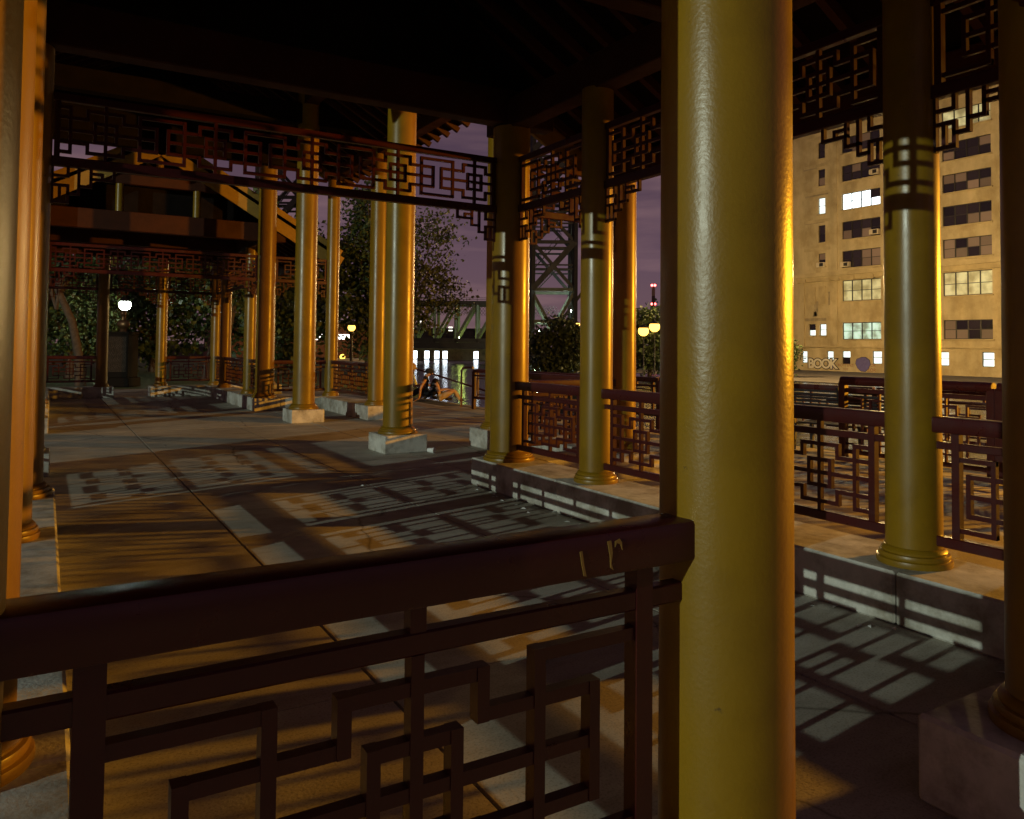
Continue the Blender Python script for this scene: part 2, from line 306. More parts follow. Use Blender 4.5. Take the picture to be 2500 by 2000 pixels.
# ------------------------------------------------------------------ fretwork
PER = 0.914
def fret(u0, u1, stiles, link_ends=True):
    """bars of the stepped key lattice: ('h', v, ua, ub) / ('v', u, va, vb), u in metres, v 0..1"""
    B = []
    for i, c in enumerate(stiles):
        p = PER
        B += [('v', c, 0, 1), ('h', .67, c-.09*p, c+.09*p), ('h', .33, c-.09*p, c+.09*p), ('v', c-.09*p, .33, .67), ('v', c+.09*p, .33, .67), ('h', .5, c-.438*p, c+.438*p),
              ('h', .88, c-.15*p, c+.15*p), ('h', .12, c-.15*p, c+.15*p)]
        for s in (-1, 1):
            B += [('v', c+s*.15*p, .72, .88), ('v', c+s*.15*p, .12, .28), ('v', c+s*.29*p, .10, .90), ('v', c+s*.438*p, .28, .72)]
            a, b = sorted((c+s*.15*p, c+s*.438*p)); B += [('h', .72, a, b), ('h', .28, a, b)]
        nxt = stiles[i+1]-.29*p if i+1 < len(stiles) else u1
        B += [('h', .90, c+.29*p, nxt), ('h', .10, c+.29*p, nxt)]
        if i == 0: B += [('h', .90, u0, c-.29*p), ('h', .10, u0, c-.29*p)]
    o = []
    for k, a, b, c in B:
        if k == 'h':
            b2, c2 = max(b, u0), min(c, u1)
            if c2-b2 > 0.02: o.append((k, a, b2, c2))
        elif u0 < a < u1: o.append((k, a, b, c))
    return o
def lattice(parent, u0, u1, stiles, z0, z1, w=0.026, detail=True, jn='fretwork'):
    H = z1-z0; one = MB()
    for k, a, b, c in fret(u0, u1, stiles):
        if k == 'h': bx = (b-w/2, c+w/2, -0.0135, 0.0135, z0+a*H-w/2, z0+a*H+w/2)
        else: bx = (a-w/2, a+w/2, -0.016, 0.016, z0+b*H+(0 if b == 0 else -w/2), z0+c*H+(0 if c == 1 else w/2))
        if detail: boxobj('lattice_bar', 'maroon', parent, *bx)
        else: one.box(*bx)
    if not detail: o = obj(jn, one.mesh(jn, 'maroon'), parent); o['kind'] = 'stuff'
def frame_of(p0, p1):
    d = Vector(p1)-Vector(p0); return d.length, math.atan2(d.y, d.x)
def stiles_for(L_, n): 
    c = L_/2; return [c+(i-(n-1)/2)*PER for i in range(n)]
RAILPROF = None
def railing(parent, off, p0, p1, n, detail, base=0.0, name='railing'):
    Ln, a = frame_of(p0, p1); st = stiles_for(Ln, n)
    m = MB()
    # top rail with softened edges
    prof = [(-.05,1.088),(-.05,1.160),(-.047,1.167),(-.040,1.17),(.040,1.17),(.047,1.167),(.05,1.160),(.05,1.088),(.047,1.082),(.042,1.08),(-.042,1.08),(-.047,1.082)]
    k = len(prof); m.add([(0, y, z) for y, z in prof]+[(Ln, y, z) for y, z in prof], [(i, i+k, (i+1) % k+k, (i+1) % k) for i in range(k)]+[tuple(range(k)), tuple(range(k, 2*k))[::-1]])
    o = obj(name, m.mesh(name, 'maroon', True), parent, (p0[0]-off[0], p0[1]-off[1], base), a)
    boxobj('middle_rail', 'maroon', o, 0, Ln, -.018, .018, .985, 1.028, .004)
    boxobj('bottom_rail', 'maroon', o, 0, Ln, -.026, .026, .43, .49, .006)
    for u in (0.12, Ln-0.12):
        boxobj('post', 'maroon', o, u-.022, u+.022, -.021, .021, .488, 1.082)
    us = sorted(set(round(q, 3) for c in st for q in (c-PER/2, c, c+PER/2)))
    for u in us:
        if 0.2 < u < Ln-0.2: boxobj('spacer', 'maroon', o, u-.016, u+.016, -.0155, .0155, 1.026, 1.082)
    lattice(o, .12, Ln-.12, st, .49, .985, detail=detail)
    return o
def bracket_bars():
    P = [[(0,-.30),(.115,-.30),(.115,-.225),(.195,-.225),(.195,-.155),(.285,-.155),(.285,-.085),(.46,-.085),(.46,0)],
         [(.0,-.16),(.115,-.16),(.115,-.225)], [(.195,-.155),(.195,0)], [(.285,-.085),(.285,0)], [(0,-.08),(.115,-.08),(.115,0)], [(.055,-.30),(.055,-.16)], [(.195,-.075),(.37,-.075+.035),(.37,0)]]
    P[-1] = [(.37,-.085),(.37,-.04),(.285,-.04)]
    return P
def bracket_mesh():
    m = MB(); w = .024
    for pl in bracket_bars():
        for (u0, v0), (u1, v1) in zip(pl, pl[1:]):
            a, b = sorted((u0, u1)); c, d = sorted((v0, v1))
            if a == b: m.box(a-w/2, a+w/2, -.015, .015, c-w/2, d+w/2)
            else: m.box(a-w/2, b+w/2, -.0125, .0125, c-w/2, d+w/2)
    m.box(-.012, .012, -.017, .017, -.32, 0)
    return m.mesh('corner_bracket', 'maroon')
BRK = bracket_mesh()
def frieze(parent, off, p0, p1, stiles, detail, brackets=(True, True)):
    Ln, a = frame_of(p0, p1)
    if isinstance(stiles, int): stiles = stiles_for(Ln, stiles)
    o = obj('frieze', MB().box(0, Ln, -.036, .036, 3.02, 3.10, .006).mesh('frieze', 'maroon'), parent, (p0[0]-off[0], p0[1]-off[1], 0), a)
    boxobj('upper_rail', 'maroon', o, 0, Ln, -.03, .03, 3.57, 3.635, .005)
    for u in (.04, Ln-.04): boxobj('end_stile', 'maroon', o, u-.022, u+.022, -.022, .022, 3.098, 3.572)
    lattice(o, .04, Ln-.04, stiles, 3.10, 3.57, w=.028, detail=detail)
    if brackets[0]: obj('corner_bracket', BRK, o, (.012, 0, 3.022))
    if brackets[1]: obj('corner_bracket', BRK, o, (Ln-.012, 0, 3.022), math.pi)
    return o
COLM = {}
def column(parent, off, x, y, r, zb, zt, block=None):
    k = ('c', r, zb, zt)
    if k not in COLM:
        z = zb
        COLM[k] = (MB().lathe([(r*1.02, z+.10), (r*1.01, z+.5), (r, (z+zt)/2), (r*.985, zt)], 56).mesh('column', 'gold', True),
                   MB().lathe([(r*1.34, z), (r*1.36, z+.018), (r*1.34, z+.034), (r*1.26, z+.040), (r*1.28, z+.052), (r*1.25, z+.066), (r*1.16, z+.070), (r*1.17, z+.082), (r*1.10, z+.098), (r*1.0, z+.106)], 56).mesh('base_moulding', 'gold', True))
    a, b = COLM[k]
    o = obj('column', a, parent, (x-off[0], y-off[1], 0)); obj('base_moulding', b, o)
    if block: boxobj('base_block', 'stone', o, -block/2, block/2, -block/2, block/2, 0, zb, .012)
    return o
def curb(parent, off, x0, x1, y0, y1, h=.30):
    """stone kerb seat laid from blocks about 1.5 m long"""
    if x1-x0 > y1-y0:
        n = max(1, round((x1-x0)/1.55)); s = (x1-x0)/n
        for i in range(n): boxobj('curb_stone', 'stone', parent, x0+i*s+.003, x0+(i+1)*s-.003, y0, y1, 0, h, .014, (*off, 0))
    else:
        n = max(1, round((y1-y0)/1.55)); s = (y1-y0)/n
        for i in range(n): boxobj('curb_stone', 'stone', parent, x0, x1, y0+i*s+.003, y0+(i+1)*s-.003, 0, h, .014, (*off, 0))

XC = 2.125; XR, XL = 4.45, -0.2; XO, XOL = 6.05, -1.8
def roof(parent, off, y0, y1, zr, slope, xe, gables, raf=0.42):
    ye0, ye1 = y0, y1; t = .10
    for s in (-1, 1):
        xe_ = XC+s*xe; ze = zr-slope*xe
        m = MB(); nseg = int((ye1-ye0)/.24)
        vs_ = []
        for i in range(nseg*4+1):       # ribbed tile courses
            y = ye0+(ye1-ye0)*i/(nseg*4); dz = .05 if i % 4 in (1, 2) else 0
            vs_ += [(XC-off[0], y-off[1], zr+dz), (xe_-off[0], y-off[1], ze+dz)]
        m.add(vs_, [((2*i, 2*i+1, 2*i+3, 2*i+2) if s > 0 else (2*i, 2*i+2, 2*i+3, 2*i+1)) for i in range(nseg*4)])
        m.cur = 1
        m.add([(XC-off[0], ye0-off[1], zr-.02), (xe_-off[0], ye0-off[1], ze-.02), (xe_-off[0], ye1-off[1], ze-.02), (XC-off[0], ye1-off[1], zr-.02),
               (XC-off[0], ye0-off[1], zr-t), (xe_-off[0], ye0-off[1], ze-t), (xe_-off[0], ye1-off[1], ze-t), (XC-off[0], ye1-off[1], zr-t)],
              [(0,1,5,4),(1,2,6,5),(2,3,7,6),(4,5,6,7)])
        ro = obj('roof', m.mesh('roof', ['rooftile', 'shaded_wood']), parent)
        n = int((y1-y0)/raf)
        for i in range(n+1):
            y = y0+.12+(y1-y0-.24)*i/n
            k = ('raf', s, zr, slope, xe)
            if k not in CACHE:
                CACHE[k] = MB().bar((0, 0, -t-.055), (s*(xe+.02), 0, -slope*(xe+.02)-t-.055), .07, .10).mesh('rafter', 'beam')
            obj('rafter', CACHE[k], ro, (XC-off[0], y-off[1], zr))
        for gy, dr in gables:
            for q, (hh, wd, dz, yy) in enumerate(((.36, .05, -.26, 0.0), (.22, .07, -.02, -.01*dr))):
                bo = obj('bargeboard', MB().bar((XC-off[0], gy+yy-off[1], zr+dz), (xe_+s*.04-off[0], gy+yy-off[1], ze+dz-slope*.04), wd, hh).mesh('bargeboard', 'barge'), ro)
    obj('ridge_beam', MB().box(XC-.07-off[0], XC+.07-off[0], y0-off[1], y1-off[1], zr-.36, zr-.13).mesh('ridge_beam', 'beam'), parent)
    obj('ridge_cap', MB().tube([(XC-off[0], y0-.03-off[1], zr+.04), (XC-off[0], y1+.03-off[1], zr+.04)], .10, 12).mesh('ridge_cap', 'rooftile', True), parent)

def end_pavilion(label, T, detail, tall=False):
    """the low gabled pavilion; T maps the near pavilion's y to world y"""
    ya, yb = T(1.35), T(7.55); s = 1 if yb > ya else -1
    off = (XC, (ya+yb)/2); P = thing('pavilion', label, 'pavilion', (off[0], off[1], 0), 'pavilions of the riverside park')
    rb, rs, rc = .21, .152, .160
    # columns
    for x in (XL, XR):
        for y, r in ((7.55, rb), (5.95, rs), (2.82, rs), (1.35, rc)): column(P, off, x, T(y), r, .30, 6.35 if tall and y > 7 else 3.99)
    xn = (1.39, 2.93)
    for x in xn: column(P, off, x, ya, rs, .30, 3.99)
    for x in (XO, XOL):
        column(P, off, x, yb, .155, .30, 5.62 if tall else 3.62)
        column(P, off, x, ya, .155, .30, 3.62)
    # curbs: both long sides, two short ends, wings
    lo, hi = sorted((T(1.04), T(7.88)))
    for x in (XL, XR): curb(P, off, x-.30, x+.30, lo, hi)
    e0, e1 = sorted((T(1.04), T(1.66)))
    curb(P, off, XL+.302, 1.70, e0, e1); curb(P, off, 2.62, XR-.302, e0, e1)
    for ye in (1.35, 7.55):
        w0, w1 = sorted((T(ye)-.31, T(ye)+.31)); curb(P, off, XR+.302, XO+.33, w0, w1); curb(P, off, XOL-.33, XL-.302, w0, w1)
    # railings and friezes of the long sides
    for x in (XL, XR):
        dd = detail and x == XR
        for (y0, r0), (y1, r1), n in (((7.55, rb), (5.95, rs), 1), ((5.95, rs), (2.82, rs), 3), ((2.82, rs), (1.35, rc), 1)):
            a, b = (x, T(y0-r0+.01)), (x, T(y1+r1-.01))
            railing(P, off, a, b, n, dd and y1 > 2)
            frieze(P, off, a, b, n, dd and n == 3)
        boxobj('side_beam', 'beam', P, x-.11, x+.11, min(T(.95), T(7.3 if tall else 7.95)), max(T(.95), T(7.3 if tall else 7.95)), 3.97, 4.30, .01, (*off, 0))
    # end with the entrance gap
    for (x0, r0), (x1, r1), rl in (((XL, rc), (1.39, rs), 1), ((1.39, rs), (2.93, rs), 0), ((2.93, rs), (XR, rc), 1)):
        if rl: railing(P, off, (x0+r0-.01, ya), (x1-r1+.01, ya), 1, detail and x0 < 0)
        frieze(P, off, (x0+r0-.01, ya), (x1-r1+.01, ya), 1, False)
    # open end facing the middle pavilion: one long frieze
    a, b = XL+rb-.01, XR-rb+.01
    frieze(P, off, (a, yb), (b, yb), [2.19-.895*2-a+.895*i for i in range(5)], detail)
    # wings
    for x0, x1 in ((XR, XO), (XL, XOL)):
        q = 1 if x1 > x0 else -1
        railing(P, off, (x0+q*(rb-.01), yb), (x1-q*.145, yb), 1, False); frieze(P, off, (x0+q*(rb-.01), yb), (x1-q*.145, yb), 1, False)
    for x in (XO, XOL):
        boxobj('eave_beam', 'beam', P, x-.09, x+.09, min(ya, yb)+(.3 if tall else -.5), max(ya, yb)+.5, 3.60, 3.87, .01, (*off, 0))
    # trusses
    for ty in (T(1.35), T(4.4), T(7.20 if tall else 7.55)):
        boxobj('tie_beam', 'beam', P, XL-.5, XR+.5, ty-.10, ty+.10, 4.012, 4.44, .012, (*off, 0))
        for x in (XC-.80, XC+.80):
            obj('strut', MB().lathe([(.085, 4.43), (.085, 5.06)], 24).mesh('strut', 'gold', True), P, (x-off[0], ty-off[1], 0))
        boxobj('collar_beam', 'beam', P, XC-1.25, XC+1.25, ty-.09, ty+.09, 5.05, 5.27, .012, (*off, 0))
        obj('king_post', MB().lathe([(.08, 5.26), (.08, 5.95)], 20).mesh('king_post', 'gold', True), P, (XC-off[0], ty-off[1], 0))
    rg = 7.33 if tall else 8.0; r0, r1 = sorted((T(.45), T(rg)))
    roof(P, off, r0, r1, 6.22, .57, 4.15, [(T(.45), -s), (T(rg), s)])
    # gable infill above the tie beam, set back behind the struts
    for ty in (T(1.62), T(6.8 if tall else 7.28)):
        zt = 6.05
        obj('gable_panel', MB().add([(XL-.4-off[0], ty-off[1]+q, 4.33) for q in (-.02, .02)]+[(XR+.4-off[0], ty-off[1]+q, 4.33) for q in (-.02, .02)]+[(XC-off[0], ty-off[1]+q, zt) for q in (-.02, .02)],
            [(0,2,4),(1,5,3),(0,4,5,1),(2,3,5,4),(0,1,3,2)]).mesh('gable_panel', 'shaded_wood'), P)
    return P
near_p = end_pavilion('low pavilion whose gold column and dark red handrail stand right in front', lambda y: y, True)
scr = [q for q in near_p.children if q.name.startswith('railing') and abs(q.location.y+near_p.location.y-1.35) < .01 and q.location.x < 0][0]
sx_, sy_ = near_p.location.x+scr.location.x, near_p.location.y+scr.location.y
for k, pl in enumerate(([(1.002,1.152),(1.012,1.153),(1.016,1.128),(1.013,1.105),(1.018,1.092),(1.010,1.098),(1.009,1.122)], [(1.022,1.150),(1.034,1.154),(1.040,1.146),(1.041,1.130),(1.036,1.142),(1.027,1.146),(1.022,1.138)], [(.933,1.139),(.939,1.140),(.944,1.112),(.950,1.088),(.943,1.090),(.938,1.112)])):
    n_v = len(pl); obj('paint_scratch', MB().add([(x-sx_, 1.2982-sy_, z) for x, z in pl]+[(x-sx_, 1.2995-sy_, z) for x, z in pl], [tuple(range(n_v)), tuple(range(n_v, 2*n_v))[::-1]]+[(i, i+n_v, (i+1) % n_v+n_v, (i+1) % n_v) for i in range(n_v)]).mesh('paint_scratch', 'barge'), scr)
far_p = end_pavilion('farther gabled pavilion with orange bargeboards, beyond the tall middle pavilion', lambda y: 26.45-y, False, True)

# tall middle pavilion
off = (XC, 13.23); MP = thing('tall_pavilion', 'tall middle pavilion with thick gold columns on square stone blocks', 'pavilion', (off[0], off[1], 0), 'pavilions of the riverside park')
for y in (10.87, 15.79):
    for x in (XR+.05, XL-.05): column(MP, off, x, y, .215, .26, 6.68, .66)
for x in (6.05, XOL):
    column(MP, off, x, 10.6, .205, .29, 5.80, .66); column(MP, off, x, 15.78, .19, .29, 5.80, .64)
    sx = 1 if x > 0 else -1
    for y0, y1, gy0, gy1 in ((7.90, 10.26, 7.70, 10.40), (16.12, 18.56, 15.96, 18.75)):
        curb(MP, off, x-.34, x+.34, y0, y1, .30)
        railing(MP, off, (x, gy0), (x, gy1), 3, False)
    boxobj('eave_beam', 'beam', MP, x-.12, x+.12, 8.4, 18.85, 5.60, 5.86, .012, (*off, 0))
for x in (XL-.05, XR+.05): boxobj('side_beam', 'beam', MP, x-.14, x+.14, 8.4, 18.85, 6.40, 6.70, .012, (*off, 0))
for ty in (10.87, 15.79): boxobj('tie_beam', 'shaded_wood', MP, XL-1.5, XR+1.5, ty-.13, ty+.13, 6.0, 6.40, .012, (*off, 0))  # shade put into the colour: darker wood than the low pavilions' tie beams
for ty in (8.75, 18.45):
    boxobj('tie_beam', 'shaded_wood', MP, XC-3.35, XC+3.35, ty-.12, ty+.12, 5.70, 6.10, .012, (*off, 0))  # same darkened wood, so the beam reads as unlit
    obj('gable_panel', MB().add([(XC-3.3-off[0], ty-off[1]+q, 6.08) for q in (-.03, .03)]+[(XC+3.3-off[0], ty-off[1]+q, 6.08) for q in (-.03, .03)]+[(XC-off[0], ty-off[1]+q, 7.92) for q in (-.03, .03)],
        [(0,2,4),(1,5,3),(0,4,5,1),(2,3,5,4),(0,1,3,2)]).mesh('gable_panel', 'shaded_wood'), MP)
roof(MP, off, 8.3, 18.95, 8.12, .55, 4.36, [(8.3, -1), (18.95, 1)])

# ------------------------------------------------------------------ lamps
def park_lamp(label, x, y, zl, zg, col, power, em, group, rad=.10, kind='globe', r=.16, lit=True):
    t = thing('park_lamp', label, 'lamp post', (x, y, zg), group)
    h = zl-zg
    obj('pole', MB().lathe([(.13, 0), (.13, .25), (.075, .32), (.055, h-.34)], 16).mesh('pole', 'black_metal', True), t)
    obj('collar', MB().lathe([(.06, h-.36), (.12, h-.30), (.12, h-r*1.02), (.05, h-r*.9)], 16).mesh('collar', 'black_metal', True), t)
    obj('globe', MB().sphere((0, 0, h), r, 20, 12).mesh('globe', em, True), t)
    obj('cap', MB().lathe([(r*1.05, h+r*.55), (r*1.1, h+r*.62), (.05, h+r*1.25), (.02, h+r*1.6)], 20).mesh('cap', 'black_metal', True), t)
    if lit:
        ld = bpy.data.lights.new('lamp_light', 'POINT'); ld.energy = power; ld.color = col; ld.shadow_soft_size = rad
        lo = bpy.data.objects.new('lamp_light', ld); COL.objects.link(lo); lo.parent = t; lo.location = (0, 0, h-r-.14 if kind != 'globe' else h)
    return t
def street_lamp(label, x, y, zl, zg, col, power, em, rz, group, rad=.09):
    t = thing('street_lamp', label, 'street lamp', (x, y, zg), group); t.rotation_euler = (0, 0, rz); h = zl-zg
    obj('pole', MB().lathe([(.14, 0), (.14, .4), (.085, .5), (.06, h+.1)], 16).mesh('pole', 'black_metal', True), t, (-1.3, 0, 0))
    obj('arm', MB().tube([(-1.3, 0, h), (-1.1, 0, h+.22), (-.7, 0, h+.30), (-.1, 0, h+.26)], [.05, .045, .04, .04], 10).mesh('arm', 'black_metal', True), t)
    obj('lamp_head', MB().sphere((.15, 0, h+.20), .16, 16, 10, (2.0, 1.0, .55)).mesh('lamp_head', 'black_metal', True), t)
    obj('lens', MB().sphere((.18, 0, h+.125), .13, 16, 8, (1.5, .9, .35)).mesh('lens', em, True), t)
    ld = bpy.data.lights.new('lamp_light', 'POINT'); ld.energy = power; ld.color = col; ld.shadow_soft_size = rad
    lo = bpy.data.objects.new('lamp_light', ld); COL.objects.link(lo); lo.parent = t; lo.location = (.18, 0, h-.05)
    return t
GL = 'lamps lighting the park and the river'
street_lamp('tall white street lamp on the lawn side of the pavilions', -30.0, -2.1, 7.30, -.045, WHITE, 24500, 'em_white', 0, GL, .06)
street_lamp('sodium street lamp on the promenade beside the near pavilion', 20.0, 0.3, 3.1, -1.3, SODIUM, 19500, 'em_sodium', math.pi, GL, .12)
park_lamp('white globe lamp behind the bronze bust', 2.91, 37.75, 3.19, -.045, (.60, 1.0, .80), 5000, 'em_white', GL, .12, r=.24)
for k, (x, y, z) in enumerate(((49.03, 58.12, 3.15), (49.92, 57.57, 3.55))):
    park_lamp(('lower globe of the two amber lamps in front of the round tree', 'higher globe of the two amber lamps in front of the round tree')[k], x, y, z, -1.6, SODIUM, 3500, 'em_sodium', 'pair of amber lamps on the far bank', .2, r=.50)
park_lamp('amber globe lamp glowing in front of the dark leafy tree', 12.0, 34.6, 2.34, -.045, SODIUM, 420, 'em_sodium', GL, .12, r=.17)
park_lamp('small amber lamp beside the bushy tree under the bridge tower', 58.18, 81.72, 4.44, -1.5, SODIUM, 900, 'em_sodium_far', GL, .2, r=.26)
street_lamp('sodium street lamp facing the graffitied loft building', 62, 39.4, 8.5, -1.5, (1, .67, .25), 20000, 'em_sodium', 0, GL, .2)
street_lamp('sodium street lamp on the yard beside the loft building', 62, 57.8, 8.5, -1.5, (1, .67, .25), 20000, 'em_sodium', 0, GL, .2)

# ------------------------------------------------------------------ far banks
bk = MB()
bk.box(58, 700, -300, 108, -2.4, -1.30); structure('far_bank', bk.mesh('far_bank', 'bank'))
b2 = MB(); bq = [(-300, 250), (20, 176), (68, 152), (82, 144), (140, 112), (700, 60), (700, 800), (-300, 800)]
b2.add([(x_, y_, 0.9) for x_, y_ in bq]+[(x_, y_, -2.4) for x_, y_ in bq], [tuple(range(8))]+[(i, i+8, (i+1) % 8+8, (i+1) % 8) for i in range(8)])
structure('river_bend_bank', b2.mesh('river_bend_bank', 'bank'))
# dock wall with lit alcoves under the bridge
dw = thing('dock_wall', 'low concrete dock wall with bright white lit alcoves at the waterline', 'dock wall', (70, 150, -1.35))
d0, d1 = Vector((60.0, 155.6, 0)), Vector((84.0, 141.4, 0)); dd = (d1-d0).normalized(); dn = Vector((dd.y, -dd.x, 0))
def dpt(s, o_, z): q = d0+dd*s+dn*o_; return (q.x-70, q.y-150, z+1.35)
Ld = (d1-d0).length; alc = []
for px in ((66.89, 152.35), (69.04, 151.08), (70.81, 150.03), (72.29, 149.15), (77.83, 145.87)): alc.append((Vector((*px, 0))-d0).dot(dd))
wm_ = MB()
def dbox(m, s0, s1, o0, o1, z0, z1):
    q = [dpt(s, o_, z) for z in (z0, z1) for s, o_ in ((s0, o0), (s1, o0), (s1, o1), (s0, o1))]
    m.add(q, [(0,3,2,1),(4,5,6,7),(0,1,5,4),(1,2,6,5),(2,3,7,6),(3,0,4,7)])
prev = 0
for a in alc: dbox(wm_, prev, a-.5, .2, 1.2, -1.4, .50); prev = a+.5
dbox(wm_, prev, Ld, .2, 1.2, -1.4, .50); dbox(wm_, 0, Ld, .1, 1.3, .502, 1.0)
obj('wall', wm_.mesh('wall', 'patch'), dw)
for a in alc:
    m = MB(); dbox(m, a-.42, a+.42, .3, .8, -1.1, .42); obj('lit_alcove', m.mesh('lit_alcove', 'em_alcove'), dw)

# ------------------------------------------------------------------ railway bridge: truss span and lift tower
Bd = (Vector((66.03, 123.67, 0))-Vector((59.54, 127.52, 0))).normalized(); Bn = Vector((-Bd.y, Bd.x, 0))
B0 = Vector((66.03, 123.67, 0))
def bp(s, o_, z, org=(0, 0, 0)): q = B0+Bd*s+Bn*o_; return (q.x-org[0], q.y-org[1], z-org[2])
ORG = (B0.x, B0.y, 2.5)
tb = thing('truss_bridge', 'green-lit steel truss railway bridge over the river', 'bridge', ORG)
PAN = 3.77; zb_, zt_ = 2.55, 9.25
for side in (0, 7.5):
    nm = range(-9, 3)
    obj('top_chord', MB().bar(bp(-9*PAN, side, zt_, ORG), bp(2*PAN, side, zt_, ORG), .6, .7).mesh('top_chord', 'steel'), tb)
    obj('bottom_chord', MB().bar(bp(-9*PAN, side, zb_, ORG), bp(2*PAN, side, zb_, ORG), .6, .7).mesh('bottom_chord', 'steel'), tb)
    for i in nm:
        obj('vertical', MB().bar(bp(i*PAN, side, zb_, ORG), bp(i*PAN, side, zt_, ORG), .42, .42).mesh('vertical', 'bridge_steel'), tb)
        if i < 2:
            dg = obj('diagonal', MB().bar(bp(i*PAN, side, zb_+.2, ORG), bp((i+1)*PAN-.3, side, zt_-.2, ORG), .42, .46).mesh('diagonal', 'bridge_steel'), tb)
    fm = MB()
    for i in range(-18, 26):        # diamond mesh guard below the top chord
        s0 = i*.55
        for sl in (-1, 1):
            a0, a1 = s0, s0+sl*1.3
            fm.bar(bp(a0, side-.05*sl, zt_-.4, ORG), bp(a1, side-.05*sl, zt_-2.0, ORG), .045)
    o = obj('mesh_guard', fm.mesh('mesh_guard', 'steel'), tb); o['kind'] = 'stuff'
hr = MB()
for z in (9.85, 10.15): hr.bar(bp(-9*PAN, -.1, z, ORG), bp(2*PAN, -.1, z, ORG), .07)
for i in range(-18, 5): hr.bar(bp(i*PAN/2, -.1, 9.55, ORG), bp(i*PAN/2, -.1, 10.15, ORG), .06)
obj('handrail', hr.mesh('handrail', 'steel'), tb)
obj('deck', MB().bar(bp(-9*PAN, 3.75, zb_-.9, ORG), bp(2*PAN, 3.75, zb_-.9, ORG), 8.6, 1.0).mesh('deck', 'steel'), tb)
for i in range(-9, 3): obj('floor_beam', MB().bar(bp(i*PAN, -.3, zb_-.2, ORG), bp(i*PAN, 7.8, zb_-.2, ORG), .35, .6).mesh('floor_beam', 'steel'), tb)
for s in (-8.4*PAN, 1.6*PAN): obj('pier', MB().bar(bp(s, 3.7, -2.3, ORG), bp(s, 3.7, 1.1, ORG), 2.6, 9.0).mesh('pier', 'bank'), tb)
for s in (-4.5, -1.4, 1.0):
    obj('flood_light', MB().sphere(bp(s*PAN+1.9, 3.75, 3.1, ORG), .07, 10, 8).mesh('flood_light', 'em_white'), tb)
    ld = bpy.data.lights.new('flood_glow', 'POINT'); ld.energy = 620; ld.color = (.78, 1.0, .20); ld.shadow_soft_size = 1.1
    lo = bpy.data.objects.new('flood_glow', ld); COL.objects.link(lo); lo.parent = tb; lo.location = bp(s*PAN+1.9, 3.75, 3.5, ORG)

